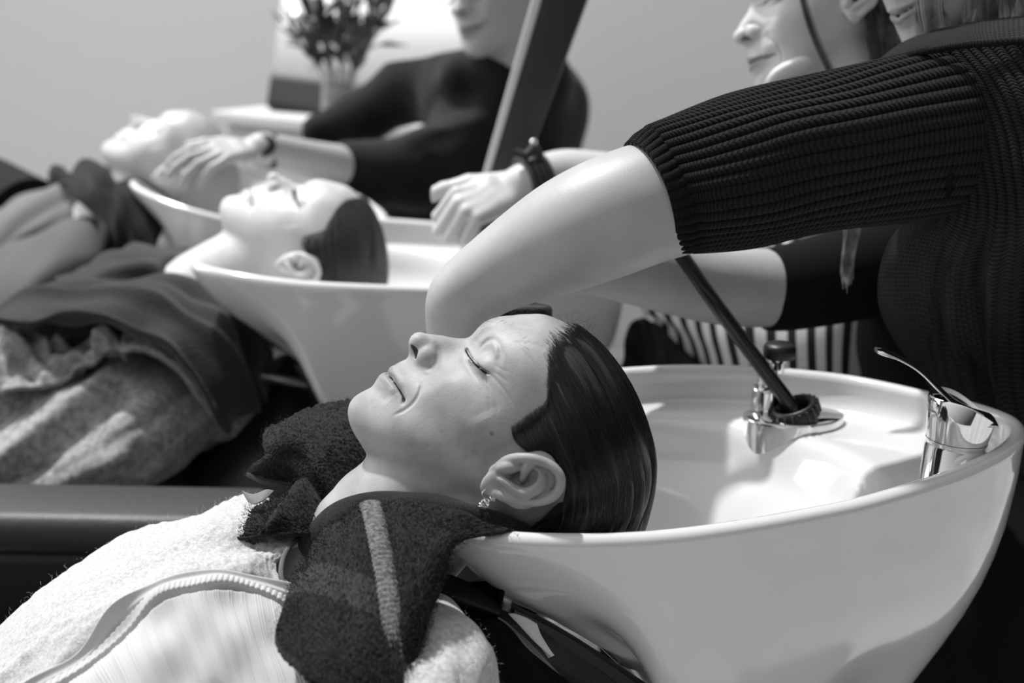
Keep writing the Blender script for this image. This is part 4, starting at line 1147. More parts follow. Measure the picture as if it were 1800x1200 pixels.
def build_client2():
    R = rot_view(HEAD_R, -19)
    s = HEAD_S * 1.04
    pose = Pose(R, P(401, 348, 1.90) - (np.array([0, 98, -82]) * s) @ R.T, s)
    root = thing('person', 'woman lying back at the middle basin in a mottled denim jacket', 'person', (*c2w(P(100, 1100, 1.9))[:2], 0))
    V, F_ = head_arrays('lying', 1.3)
    cl = Clay((-1700, -1150, -2250), (-150, 120, -1550), 10)
    nb = pose(np.array([[0, -36, -170]]))[0] * 1000
    cl.line([nb, mm(290, 600, 1.98), mm(160, 690, 1.95), mm(-60, 790, 1.93), mm(-300, 900, 1.92)], [58, 62, 78, 90, 100], 25)
    cl.line([mm(330, 710, 1.88), mm(200, 780, 1.86), mm(-60, 860, 1.82)], [34, 32, 30], 25)
    cl.line([mm(-300, 900, 1.92), mm(-420, 1050, 1.9)], [110, 80], 30)
    V2, F2 = cl.mesh()
    mesh_obj('body', np.concatenate([pose.w(V), c2w(V2 / 1000)]), np.concatenate([F_, F2 + len(V)]), M['skin_pale2'], root, attr={'tint': np.zeros(len(V) + len(V2))})
    lying_hair(pose, root, M['hair'], M['strand'], 0, (120, 70), 9)
    H = lambda u, v, x: hpx(u, v, x)
    L = crom([H(821, 617, 21), H(829, 631, 28), H(842, 645, 36), H(857, 656, 43)], 24); S = []
    for i in range(24):
        p = L[i] + np.array([1.6, .8, -.4]); e = np.array([.5, .55, -.95]) * 5
        S.append(pose.w(np.array([p, p + e * .55, p + e])))
    curves_obj('eyelashes', S, .0005, M['lash'], root)
    rows = [
     [(-80, 570, 2.02), (40, 545, 2.02), (130, 540, 2.0), (220, 560, 1.96), (300, 590, 1.94), (370, 635, 1.90), (420, 680, 1.88), (450, 715, 1.88)],
     [(-80, 640, 1.86), (40, 630, 1.84), (120, 630, 1.82), (200, 640, 1.80), (280, 650, 1.79), (350, 685, 1.80), (405, 720, 1.82), (440, 740, 1.86)],
     [(-80, 740, 1.76), (40, 730, 1.74), (120, 730, 1.72), (200, 735, 1.71), (270, 740, 1.72), (335, 750, 1.76), (380, 762, 1.80), (420, 768, 1.86)],
     [(-80, 830, 1.70), (40, 835, 1.69), (120, 835, 1.68), (200, 830, 1.69), (260, 815, 1.72), (320, 790, 1.76), (365, 780, 1.81), (400, 778, 1.87)],
     [(-80, 880, 1.72), (40, 886, 1.72), (120, 888, 1.72), (200, 880, 1.74), (260, 858, 1.77), (315, 822, 1.80), (355, 798, 1.85), (392, 786, 1.90)],
     [(-80, 860, 1.84), (40, 868, 1.84), (120, 868, 1.84), (190, 858, 1.86), (250, 840, 1.88), (305, 812, 1.90), (348, 792, 1.92), (385, 780, 1.94)]]
    fo = px_folds(rows, (170, 170), [([(-60, 860), (20, 800), (110, 730), (190, 660), (240, 615)], 17, .017), ([(-60, 900), (40, 835), (130, 765), (215, 690)], 16, -.012),
        ([(-60, 790), (10, 735), (90, 665), (150, 620)], 14, -.012), ([(30, 885), (120, 845), (220, 800)], 14, .006), ([(250, 840), (330, 770), (380, 720)], 12, .006),
        ([(60, 700), (100, 640), (120, 600)], 10, .010), ([(20, 690), (50, 640), (60, 600)], 10, .010), ([(190, 780), (290, 720), (340, 680)], 12, -.004)])
    def dj(s, t): return smooth_noise(s.shape, (9, 11), 71) * .0035 + fo
    j = sheet('denim_jacket', rows, 170, 170, M['denim'], root, thick=.006, disp=dj)
    rows = [[(208, 610, 1.735), (262, 618, 1.732), (312, 650, 1.735), (352, 700, 1.745), (385, 748, 1.765), (412, 768, 1.79)],
            [(214, 588, 1.76), (275, 592, 1.755), (335, 626, 1.758), (380, 676, 1.768), (408, 724, 1.785), (430, 750, 1.81)],
            [(222, 572, 1.80), (285, 574, 1.80), (350, 608, 1.80), (398, 656, 1.81), (428, 700, 1.825), (448, 728, 1.85)]]
    sheet('collar', rows, 24, 110, M['denim'], root, thick=.007, disp=lambda s, t: .003 * np.exp(-((s - .08) / .05) ** 2) - .003 * np.exp(-((s - .2) / .05) ** 2) + smooth_noise(s.shape, (3, 9), 75) * .004)
    rows = [[(-70, 560, 1.86), (0, 565, 1.84), (60, 572, 1.82), (110, 600, 1.80), (150, 590, 1.79), (210, 596, 1.78)],
            [(-70, 600, 1.80), (0, 610, 1.79), (55, 622, 1.78), (100, 640, 1.77), (150, 622, 1.765), (215, 618, 1.755)],
            [(-70, 690, 1.76), (0, 690, 1.74), (50, 680, 1.74), (95, 668, 1.745), (150, 640, 1.75), (220, 625, 1.745)]]
    sheet('jacket_front', rows, 50, 90, M['denim'], root, thick=.006, disp=lambda s, t: smooth_noise(s.shape, (5, 12), 77) * .012)
    # towel
    t = thing('towel', 'dark towel wrapped over the shoulders of the denim-jacket woman', 'towel', c2w(P(260, 720, 1.82)))
    rows = [[(0, 560, 2.00), (70, 520, 2.00), (150, 500, 1.99), (230, 490, 1.98), (300, 490, 1.96), (360, 500, 1.93), (430, 545, 1.90), (470, 610, 1.88), (478, 670, 1.88), (470, 712, 1.90)],
            [(0, 560, 1.93), (65, 515, 1.92), (140, 490, 1.90), (220, 478, 1.88), (290, 482, 1.86), (345, 500, 1.84), (405, 545, 1.82), (445, 605, 1.81), (458, 665, 1.81), (455, 705, 1.84)],
            [(-5, 556, 1.86), (60, 528, 1.85), (130, 515, 1.83), (210, 510, 1.81), (278, 520, 1.79), (330, 545, 1.775), (380, 590, 1.765), (415, 640, 1.765), (430, 690, 1.775), (436, 722, 1.80)],
            [(-10, 558, 1.80), (55, 545, 1.79), (120, 542, 1.77), (190, 545, 1.755), (250, 560, 1.74), (300, 590, 1.73), (345, 635, 1.725), (380, 680, 1.73), (402, 722, 1.745), (415, 745, 1.77)],
            [(-12, 568, 1.76), (50, 560, 1.755), (115, 560, 1.74), (180, 563, 1.725), (238, 576, 1.71), (285, 604, 1.70), (328, 650, 1.70), (362, 700, 1.71), (388, 742, 1.73), (404, 764, 1.755)]]
    def dt(s, t_):
        return smooth_noise(s.shape, (6, 9), 81) * .006 + .012 * np.exp(-((s - .45 - .1 * np.sin(t_ * 3)) / .05) ** 2) - .012 * np.exp(-((s - .30) / .06) ** 2) + .002 * np.exp(-((s - .97) / .02) ** 2)
    sheet('shoulder_wrap', rows, 110, 150, M['terry_soft'], t, thick=.007, disp=dt)
    rows = [[(95, 500, 2.06), (150, 462, 2.07), (205, 440, 2.07), (260, 428, 2.06), (320, 430, 2.04), (345, 445, 2.02)],
            [(100, 490, 2.00), (155, 462, 1.99), (205, 446, 1.98), (258, 440, 1.97), (306, 446, 1.95), (330, 460, 1.94)],
            [(108, 500, 1.95), (158, 480, 1.93), (208, 468, 1.92), (255, 464, 1.91), (295, 470, 1.90), (318, 478, 1.90)],
            [(118, 512, 1.93), (165, 500, 1.91), (212, 492, 1.90), (255, 488, 1.89), (295, 492, 1.88), (325, 498, 1.88)]]
    sheet('towel_roll', rows, 60, 80, M['terry_soft'], t, thick=.007, disp=lambda s, t_: smooth_noise(s.shape, (4, 6), 84) * .005)
    return pose

def build_client3():
    R = rot_view(HEAD_R, -4)
    pose = Pose(R, P(186, 252, 2.38) - (np.array([0, 98, -82]) * HEAD_S) @ R.T)
    root = thing('person', 'person lying back at the farthest basin, head held by a hand wearing a wristwatch', 'person', (*c2w(P(-60, 900, 2.4))[:2], 0))
    V, F_ = head_arrays('lying', 1.6)
    nb = pose(np.array([[0, -36, -170]]))[0] * 1000
    cl = Clay((-2200, -1150, -2900), (-500, 420, -2100), 12)
    cl.line([nb, mm(190, 450, 2.55), mm(90, 560, 2.55), mm(-60, 680, 2.55), mm(-200, 760, 2.5)], [50, 40, 48, 55, 70], 12)
    V2, F2 = cl.mesh()
    mesh_obj('body', np.concatenate([pose.w(V), c2w(V2 / 1000)]), np.concatenate([F_, F2 + len(V)]), M['skin_pale'], root)
    sheet('hair', pose.w(HG), 60, 40, M['hair_mid'], root, thick=.003, space='w')
    rows = [[(-80, 520, 2.5), (0, 440, 2.5), (60, 400, 2.5), (120, 375, 2.5), (170, 372, 2.48), (200, 400, 2.46)],
            [(-80, 560, 2.36), (0, 470, 2.34), (60, 418, 2.33), (120, 388, 2.33), (165, 390, 2.34), (190, 430, 2.36)],
            [(-80, 620, 2.24), (0, 540, 2.22), (60, 480, 2.21), (115, 450, 2.22), (160, 450, 2.24), (190, 475, 2.28)],
            [(-80, 680, 2.22), (0, 610, 2.20), (60, 560, 2.20), (115, 525, 2.21), (160, 515, 2.24), (190, 520, 2.28)]]
    sheet('grey_shirt', rows, 80, 80, M['shirt_grey'], root, thick=.006, disp=lambda s, t: smooth_noise(s.shape, (4, 5), 91) * .008)
    rows = [[(-80, 400, 2.75), (-10, 372, 2.74), (60, 345, 2.72), (120, 325, 2.70), (160, 320, 2.68)],
            [(-80, 420, 2.62), (-10, 385, 2.60), (60, 352, 2.58), (125, 335, 2.56), (165, 335, 2.55)],
            [(-80, 470, 2.52), (-10, 430, 2.50), (60, 395, 2.49), (125, 370, 2.48), (165, 370, 2.48)],
            [(-80, 500, 2.50), (-10, 460, 2.49), (60, 420, 2.48), (125, 395, 2.47), (165, 395, 2.47)]]
    sheet('cardigan', rows, 60, 60, M['shirt_light'], root, thick=.006, disp=lambda s, t: smooth_noise(s.shape, (4, 5), 93) * .01 - .02 * np.exp(-((s - .55 + .3 * (t - .5)) / .07) ** 2))
    t = thing('towel', 'dark towel round the neck of the farthest lying person', 'towel', c2w(P(230, 440, 2.36)))
    rows = [[(100, 320, 2.56), (132, 300, 2.52), (178, 292, 2.50), (222, 302, 2.48), (256, 335, 2.46), (290, 390, 2.44)],
            [(122, 326, 2.40), (146, 304, 2.34), (182, 296, 2.31), (220, 308, 2.30), (250, 342, 2.29), (285, 405, 2.28)],
            [(134, 345, 2.34), (158, 332, 2.28), (190, 332, 2.25), (220, 348, 2.24), (246, 378, 2.23), (275, 430, 2.23)],
            [(156, 385, 2.28), (178, 380, 2.25), (202, 382, 2.23), (222, 396, 2.21), (245, 420, 2.20), (270, 455, 2.20)],
            [(172, 440, 2.26), (190, 440, 2.24), (208, 442, 2.25), (225, 450, 2.24), (245, 465, 2.23), (268, 480, 2.22)],
            [(185, 490, 2.30), (198, 490, 2.27), (212, 492, 2.26), (228, 495, 2.25), (246, 500, 2.24), (266, 505, 2.24)]]
    sheet('neck_wrap', rows, 90, 80, M['terry_dark2'], t, thick=.007, disp=lambda s, tt: smooth_noise(s.shape, (5, 7), 95) * .008)
    rows = [[(84, 330, 2.66), (95, 298, 2.66), (112, 290, 2.65), (130, 300, 2.64)], [(88, 345, 2.62), (98, 318, 2.60), (114, 308, 2.60), (134, 312, 2.60)], [(92, 352, 2.60), (104, 345, 2.58), (118, 336, 2.58), (136, 330, 2.58)]]
    sheet('towel_corner', rows, 30, 30, M['terry_dark2'], t, thick=.008, disp=lambda s, tt: smooth_noise(s.shape, (3, 3), 96) * .006)
    return pose

# ------------------------------------------------------------------ chairs
def slab(name, a, b, half_w, half_t, up, m, parent, bev=.012):
    """rounded box between two world points"""
    a = np.asarray(a, float); b = np.asarray(b, float); d = b - a; L = np.linalg.norm(d); d /= L
    up = np.asarray(up, float); n = up - d * (up @ d); n /= np.linalg.norm(n); s = np.cross(n, d)
    return mesh_obj(name, *rbox_arrays((a + b) / 2, [d, s, n], (L / 2, half_w, half_t), bev, 4), m, parent)

def build_chair(X, label, detail=False, arm=False):
    """reclining wash chair in station coordinates (x towards the bowl, y away from the near side, z up from the rim)"""
    o = X([(-.45, 1.16, -.5)])[0]
    root = thing('wash_chair', label, 'chair', (o[0], o[1], 0))
    Z = lambda *p: X([p])[0]
    up = X.R @ np.array([.3, 0, .95])
    slab('backrest', Z(-.06, 1.15, -.30), Z(-.50, 1.15, -.54), .23, .035, up, M['vinyl'], root, .03)
    slab('seat', Z(-.46, 1.15, -.58), Z(-.98, 1.15, -.54), .25, .05, (0, 0, 1), M['vinyl'], root, .035)
    slab('leg_rest', Z(-1.0, 1.15, -.56), Z(-1.38, 1.15, -.74), .21, .035, (0, 0, 1), M['vinyl'], root, .03)
    q = Z(-.62, 1.15, -.5)
    mesh_obj('base', *lathe_arrays([(.26, 0), (.27, .015), (.24, .03), (.07, .05), (.06, max(q[2] - .06, .1)), (.10, max(q[2] - .04, .12))], (q[0], q[1], 0), (0, 0, 1), 48), M['black'], root)
    return root

def build_furniture(X1, X2, X3):
    c1 = build_chair(X1, 'black vinyl wash chair under the nearest woman')
    # neck bracket below the bowl: satin plate with an added white light patch
    pts = [(768, 1022, 1.035), (850, 1056, 1.045), (905, 1082, 1.05), (988, 1140, 1.06), (1100, 1232, 1.08)]
    lo = [(800, 1090, 1.03), (852, 1150, 1.035), (880, 1190, 1.04), (930, 1250, 1.05), (1000, 1330, 1.07)]
    sheet('neck_cushion', [[(748, 1004, 1.06), (800, 1012, 1.055), (850, 1040, 1.05), (884, 1066, 1.045)], [(752, 1040, 1.04), (800, 1050, 1.035), (848, 1068, 1.035), (878, 1080, 1.035)], [(760, 1090, 1.05), (800, 1095, 1.045), (845, 1092, 1.045), (872, 1090, 1.045)]], 30, 40, M['vinyl_flat'], c1, thick=.03)
    br = sheet('bracket', [[(872, 1066, 1.075), (930, 1092, 1.08), (1000, 1138, 1.085), (1080, 1195, 1.09), (1160, 1262, 1.10)],
                      [(868, 1080, 1.065), (915, 1120, 1.07), (965, 1170, 1.07), (1020, 1230, 1.075), (1080, 1300, 1.08)],
                      [(866, 1100, 1.07), (900, 1150, 1.07), (935, 1205, 1.07), (970, 1260, 1.075), (1010, 1330, 1.08)]], 30, 60, M['gloss_black'], c1, thick=.006)
    sheet('edge_strip', [[(866, 1078, 1.0615), (890, 1092, 1.0625), (930, 1128, 1.0635), (980, 1180, 1.065), (1040, 1245, 1.07)], [(862, 1082, 1.058), (880, 1108, 1.058), (912, 1150, 1.058), (950, 1205, 1.06), (1000, 1270, 1.065)]], 10, 60, M['steel'], c1, thick=.003)
    sheet('shell', [[(900, 1060, 1.13), (980, 1100, 1.13), (1060, 1150, 1.13), (1180, 1230, 1.13)], [(880, 1150, 1.125), (960, 1200, 1.125), (1050, 1260, 1.125), (1150, 1330, 1.125)], [(870, 1280, 1.14), (950, 1330, 1.14), (1040, 1390, 1.14), (1140, 1450, 1.14)]], 20, 30, M['gloss_black'], c1, thick=.02)
    sheet('light_patch', [[(893, 1078, 1.058), (905, 1078, 1.058), (925, 1085, 1.0585), (944, 1096, 1.059)], [(912, 1098, 1.056), (924, 1100, 1.056), (938, 1106, 1.057), (951, 1115, 1.057)], [(938, 1126, 1.055), (946, 1128, 1.055), (955, 1131, 1.056), (963, 1135, 1.056)], [(965, 1151, 1.054), (968, 1152, 1.054), (971, 1153, 1.055), (974, 1152, 1.055)]], 24, 16, M['light_patch_white'], c1, thick=.003)  # added white plate, stands in for a bright patch of sun or reflection
    sheet('side_cushion', [[(800, 1070, 1.055), (870, 1088, 1.045), (930, 1140, 1.04), (1010, 1215, 1.045), (1090, 1300, 1.06)], [(790, 1100, 1.02), (860, 1110, 1.015), (905, 1160, 1.012), (960, 1230, 1.015), (1020, 1320, 1.03)], [(780, 1200, 1.0), (840, 1210, .995), (880, 1250, .99), (920, 1300, .99), (960, 1380, 1.0)], [(780, 1330, 1.02), (830, 1340, 1.01), (870, 1360, 1.0), (910, 1400, 1.0), (950, 1450, 1.02)]], 60, 70, M['fleece_black'], c1, thick=.03, disp=lambda s, t: smooth_noise(s.shape, (8, 8), 101) * .002)
    c2 = build_chair(X2, 'black vinyl wash chair under the denim-jacket woman')
    # armrest of the middle chair: padded top with an upholstered side
    a, b = c2w(P(-160, 905, 1.52)), c2w(P(470, 905, 1.50))
    a[2] = b[2] = a[2] + 0
    slab('armrest', a, b, .055, .022, (0, 0, 1), M['vinyl_sheen'], c2, .018)
    slab('side_panel', a + np.array([0, .01, -.16]), b + np.array([-.02, .01, -.16]), .03, .135, (0, 0, 1), M['vinyl'], c2, .02)
    # side of the backrest rising beside the client
    sheet('back_side', [[(385, 700, 1.93), (440, 660, 1.92), (500, 625, 1.92), (560, 640, 1.93), (620, 700, 1.95)],
                        [(330, 800, 1.88), (420, 740, 1.86), (500, 700, 1.86), (570, 710, 1.87), (640, 760, 1.9)],
                        [(250, 880, 1.84), (380, 830, 1.82), (500, 790, 1.82), (590, 800, 1.83), (660, 830, 1.86)],
                        [(200, 960, 1.82), (370, 930, 1.80), (500, 905, 1.80), (600, 900, 1.81), (680, 905, 1.84)]], 50, 60, M['vinyl'], c2, thick=.05, disp=lambda s, t: smooth_noise(s.shape, (3, 4), 103) * .006)
    tube('frame_bar', [(458, 662, 1.84), (500, 668, 1.84), (545, 676, 1.85)], .006, M['steel'], c2, space='px', n=20, k=16)
    tube('bolt', [(474, 603, 1.86), (479, 606, 1.855)], .006, M['steel'], c2, space='px', k=16)
    tube('support_rail', [(528, 612, 1.86), (556, 640, 1.86), (580, 672, 1.87), (600, 700, 1.88)], .010, M['rail'], c2, space='px', n=30, k=16)
    tube('support_rail', [(522, 640, 1.84), (545, 670, 1.84), (560, 700, 1.85)], .006, M['rail'], c2, space='px', n=30, k=16)
    c3 = build_chair(X3, 'black vinyl wash chair under the farthest lying person')
    sheet('back_side', [[(250, 350, 2.6), (300, 370, 2.6), (360, 400, 2.6), (420, 440, 2.6)], [(235, 400, 2.5), (290, 410, 2.5), (340, 430, 2.5), (400, 460, 2.5)], [(220, 470, 2.45), (280, 470, 2.45), (330, 480, 2.45), (380, 500, 2.45)]], 30, 30, M['vinyl'], c3, thick=.05)
# ------------------------------------------------------------------ the three stylists
def smooth_skin(V, F_): return V, F_

def build_stylist1():
    root = thing('person', 'stylist in a black ribbed sweater reaching over the nearest basin', 'person', (*c2w(P(1800, 1300, 1.5))[:2], 0))
    # the raised arm and shoulder come forward, the trunk stays behind the bowl
    def near(d, v): return d * (.905 + .095 * float(smst(380, 640, v)))
    def NR(rows): return [[(u, v, near(d, v)) for u, v, d in r_] for r_ in rows]
    # ---- skin: arms and hands, neck and head
    cl = Clay((-110, -110, -1540), (400, 190, -1010), 2.0)
    # near arm
    k_ = .91
    cl.line([mm(1330, 312, 1.285 * k_), mm(1200, 340, 1.270 * k_), mm(1135, 358, 1.262 * k_), mm(1070, 382, 1.258 * k_), mm(1000, 412, 1.257 * k_), mm(930, 447, 1.26 * k_), mm(868, 482, 1.265 * k_), mm(822, 514, 1.265 * k_)],
            [x * k_ for x in (52, 51.5, 50.5, 50.5, 47, 39.5, 32.5, 28)], 6, n=36)
    wr = mm(822, 516, 1.235)
    cl.line([mm(840, 500, 1.152), mm(811, 526, 1.155), mm(804, 560, 1.162), mm(808, 610, 1.17)], [25.5, 24, 22, 22], 8, n=12, flat=None)
    hand(cl, mm(806, 552, 1.164), mm(828, 700, 1.20) - mm(806, 552, 1.164), np.array([-.75, .15, .45]), .9, side=1, curl=(14, 20, 12), thumb_out=38)
    cl.crease([mm(806, 552, 1.142), mm(830, 556, 1.142), mm(850, 553, 1.145), mm(864, 547, 1.15)], 2.2, 2.6, n=12)
    cl.crease([mm(796, 568, 1.145), mm(825, 572, 1.145), mm(846, 571, 1.15)], .8, 2.5, n=10)
    cl.crease([mm(868, 542, 1.14), mm(896, 538, 1.135)], -1.2, 4)
    # far arm, and the hand that closes round the spray head
    cl.line([mm(1420, 501, 1.478), mm(1350, 506, 1.46), mm(1270, 502, 1.44), mm(1190, 490, 1.41), mm(1110, 474, 1.37), mm(1040, 464, 1.33), mm(985, 472, 1.30)],
            [34, 38, 37.5, 34.5, 31, 26.5, 23.5], 6, n=30)
    hand(cl, mm(985, 472, 1.30), mm(900, 505, 1.262) - mm(985, 472, 1.30), np.array([0, .85, .5]), .86, side=1, curls=[(38, 62, 40), (42, 60, 40), (46, 60, 40), (50, 58, 38)], thumb_out=35)
    V, F_ = cl.mesh()
    # head
    hp = Pose.look((-.84, -.36, .42), (-.30, .93, .12), (0, 103, -50), (1578, 26, 1.33))
    Vh, Fh = head_arrays('upright', 1.2)
    tr = Clay((200, -1000, -1700), (900, 330, -1130), 10)
    tr.line([hp(np.array([[0, -36, -165]]))[0] * 1000, mm(1830, 150, 1.44), mm(1840, 400, 1.50), mm(1840, 700, 1.58), mm(1840, 1000, 1.60)], [54, 80, 90, 85, 85], 30)
    tr.line([mm(1330, 312, 1.285 * k_), mm(1500, 262, 1.34 * k_), mm(1660, 215, 1.41 * k_), mm(1800, 190, 1.40)], [45, 45, 48, 60], 20)
    tr.line([mm(1420, 501, 1.478), mm(1600, 450, 1.55), mm(1760, 300, 1.60)], [32, 32, 45], 10)
    tr.line([mm(1760, 1050, 1.56), mm(1760, 1900, 1.56)], [60, 45], 20); tr.line([mm(1880, 1050, 1.62), mm(1880, 1900, 1.62)], [60, 45], 20)
    Vt, Ft = tr.mesh()
    n1, n2 = len(V), len(V) + len(Vh)
    Vall = np.concatenate([c2w(V / 1000), hp.w(Vh), c2w(Vt / 1000)])
    mesh_obj('body', Vall, np.concatenate([F_, Fh + n1, Ft + n2]), M['skin_arm'], root, attr={'tint': np.concatenate([np.zeros(n1), head_lips(Vh) * .55, np.zeros(len(Vt))])})
    # ---- sleeve
    cen = [(1137, 348, 1.262), (1165, 338, 1.266), (1200, 327, 1.270), (1300, 304, 1.285), (1400, 279, 1.30), (1500, 257, 1.325), (1590, 240, 1.35), (1650, 228, 1.37), (1700, 220, 1.385)]
    rad = [.0535, .0575, .0610, .0685, .0705, .0735, .078, .081, .080]
    def dsl(s, th):
        rib = .0024 * np.abs(np.sin(th * 20)) ** .6 * (.35 + .65 * smst(.01, .09, s))
        slack = .0022 * np.sin(3.0 * th + 7 * s) * np.sin(PI * s) + .0016 * np.sin(5 * th - 11 * s + 1) * np.sin(PI * s)
        cuff = -.001 * np.exp(-(s / .01) ** 2)
        return rib + slack + cuff - .001
    path = np.array([P(u, v, d * .905) for u, v, d in cen]); rad = [x * .905 for x in rad]
    V, F_, uv = tube_arrays(c2w(path), rad, n=260, k=700, cap=False, disp=dsl, up=CAM_R @ np.array([0, 1, 0]))
    Vi, Fi, uvi = tube_arrays(c2w(path), np.array(rad) - .004, n=60, k=120, cap=False, up=CAM_R @ np.array([0, 1, 0]))
    # turn the cuff edge in: stitch outer ring to the inner tube
    n0 = len(V); Fb = [[n0 + i for i in f[::-1]] for f in Fi]
    edge = []
    kO, kI = 700, 120
    for j in range(kO):
        a = j; b = (j + 1) % kO; ia = n0 + int(j * kI / kO); ib = n0 + int(((j + 1) % kO) * kI / kO)
        edge.append([a, b, ib, ia] if ia != ib else [a, b, ib])
    sw = mesh_obj('sweater', np.concatenate([V, Vi]), F_ + Fb + edge, M['knit_rib'], root, uv=np.concatenate([uv, uvi]))
    # ---- shoulder seam, yoke, ribbed body
    rows = [
     [(1535, 112, 1.42), (1590, 72, 1.42), (1660, 48, 1.42), (1740, 34, 1.42), (1880, 20, 1.42)],
     [(1552, 104, 1.375), (1604, 80, 1.365), (1664, 62, 1.355), (1740, 50, 1.345), (1880, 40, 1.34)],
     [(1572, 108, 1.345), (1620, 94, 1.325), (1674, 84, 1.31), (1745, 76, 1.30), (1880, 68, 1.29)]]
    yoke = sheet('yoke', NR(rows), 40, 120, M['knit_plain'], sw, thick=.005, uvs=(.16, 1))
    rows = [
     [(1570, 104, 1.340), (1600, 98, 1.328), (1640, 90, 1.316), (1690, 82, 1.305), (1745, 76, 1.298), (1810, 72, 1.292), (1890, 68, 1.288)],
     [(1608, 150, 1.335), (1645, 150, 1.320), (1690, 148, 1.305), (1740, 146, 1.292), (1795, 144, 1.282), (1860, 142, 1.274), (1950, 140, 1.268)],
     [(1638, 220, 1.335), (1680, 222, 1.316), (1725, 224, 1.298), (1775, 226, 1.284), (1830, 228, 1.272), (1900, 228, 1.262), (1990, 228, 1.255)],
     [(1656, 300, 1.345), (1698, 306, 1.322), (1742, 312, 1.300), (1792, 318, 1.284), (1850, 322, 1.270), (1920, 324, 1.258), (2000, 326, 1.25)],
     [(1655, 370, 1.370), (1700, 385, 1.345), (1746, 398, 1.320), (1798, 408, 1.300), (1858, 414, 1.284), (1930, 420, 1.27), (2010, 424, 1.262)],
     [(1610, 430, 1.410), (1668, 460, 1.380), (1728, 484, 1.350), (1790, 500, 1.325), (1856, 510, 1.305), (1930, 516, 1.29), (2015, 520, 1.28)],
     [(1585, 520, 1.420), (1650, 560, 1.395), (1718, 590, 1.368), (1786, 608, 1.342), (1856, 618, 1.32), (1935, 624, 1.30), (2020, 630, 1.29)],
     [(1600, 620, 1.430), (1668, 668, 1.405), (1736, 700, 1.380), (1800, 720, 1.355), (1868, 732, 1.33), (1945, 740, 1.31), (2030, 746, 1.30)],
     [(1650, 710, 1.46), (1712, 760, 1.44), (1770, 800, 1.42), (1830, 840, 1.40), (1890, 860, 1.37), (1960, 880, 1.35), (2040, 890, 1.34)]]
    def db(s, t):
        fade = 1 - smst(.42, .56, s + .10 * (t - .5))
        folds = (.010 * np.exp(-((t - .36 - .12 * (s - .4)) / .035) ** 2) - .009 * np.exp(-((t - .27 - .15 * (s - .4)) / .035) ** 2) + .008 * np.exp(-((t - .58 - .1 * (s - .4)) / .03) ** 2) - .007 * np.exp(-((t - .50 - .1 * (s - .4)) / .03) ** 2)) * smst(.42, .62, s)
        return .0030 * np.abs(np.sin(t * PI * 17)) ** .6 * fade + folds + smooth_noise(s.shape, (7, 5), 113) * .0025
    sheet('ribbed_body', NR(rows), 260, 560, M['knit_rib2'], sw, thick=.005, disp=db, uvs=(1, 1))
    # hanging front, plain knit
    rows = [
     [(1600, 384, 1.43), (1625, 380, 1.40), (1655, 380, 1.375), (1690, 390, 1.36), (1730, 410, 1.36)],
     [(1556, 430, 1.44), (1590, 425, 1.405), (1630, 430, 1.385), (1675, 445, 1.37), (1725, 470, 1.37)],
     [(1543, 490, 1.44), (1575, 490, 1.40), (1618, 500, 1.38), (1670, 520, 1.37), (1730, 550, 1.37)],
     [(1552, 560, 1.45), (1585, 565, 1.41), (1630, 580, 1.39), (1684, 605, 1.38), (1745, 635, 1.37)],
     [(1590, 630, 1.46), (1625, 642, 1.43), (1670, 662, 1.41), (1722, 690, 1.395), (1785, 715, 1.385)],
     [(1665, 706, 1.48), (1695, 714, 1.45), (1730, 730, 1.43), (1775, 750, 1.42), (1840, 770, 1.41)]]
    sheet('sweater_front', NR(rows), 120, 110, M['knit_plain'], sw, thick=.006, disp=lambda s, t: smooth_noise(s.shape, (4, 4), 115) * .003 - .009 * np.exp(-((t - .62 + .25 * (s - .5)) / .05) ** 2) + .005 * np.exp(-((t - .75 + .2 * (s - .5)) / .05) ** 2), uvs=(.5, .4))
    tube('shoulder_seam', NR([[(1568, 99, 1.345), (1590, 108, 1.318), (1622, 140, 1.300), (1645, 190, 1.288), (1660, 250, 1.285), (1668, 310, 1.295), (1668, 350, 1.31)]])[0], [.001, .0034, .0036, .0036, .0036, .0034, .001], M['knit_plain'], sw, space='px', n=200, k=14, disp=lambda s, th: .0007 * np.sin(s * 420 + th))
    tube('yoke_seam', NR([[(1572, 106, 1.322), (1620, 93, 1.305), (1675, 83, 1.296), (1745, 76, 1.288), (1880, 68, 1.28)]])[0], .0028, M['knit_plain'], sw, space='px', n=150, k=12, disp=lambda s, th: .0006 * np.sin(s * 330 + th))
    # far sleeve and the black under-layer
    V, F_, uv = tube_arrays(c2w(np.array([P(*q) for q in [(1346, 508, 1.462), (1380, 506, 1.468), (1450, 492, 1.49), (1530, 470, 1.52), (1620, 430, 1.56)]])), [.0425, .0445, .048, .053, .06], n=60, k=60)
    mesh_obj('far_sleeve', V, F_, M['black_cloth'], sw, uv=uv)
    ap = Clay((340, -1000, -1760), (760, 200, -1400), 6)
    ap.line([mm(1640, 440, 1.58), mm(1650, 600, 1.58), mm(1690, 800, 1.58), mm(1730, 1050, 1.52), mm(1750, 1500, 1.52)], [75, 82, 88, 105, 125], 30)
    ap.line([mm(1850, 440, 1.58), mm(1850, 600, 1.58), mm(1850, 800, 1.60), mm(1880, 1050, 1.6), mm(1900, 1500, 1.62)], [80, 95, 110, 125, 135], 30)
    Va, Fa = ap.mesh()
    apo = mesh_obj('apron', c2w(Va / 1000), Fa, M['black_cloth'], root)
    tube('apron_string', [(1705, 1095, 1.475), (1702, 1130, 1.47), (1692, 1165, 1.47), (1678, 1200, 1.47), (1665, 1260, 1.47)], .0022, M['hem'], apo, space='px', n=60, k=8, disp=lambda s, th: .0005 * np.sin(s * 160))
    # trousers hem out of sight, shoes
    for u in (1740, 1900):
        pass
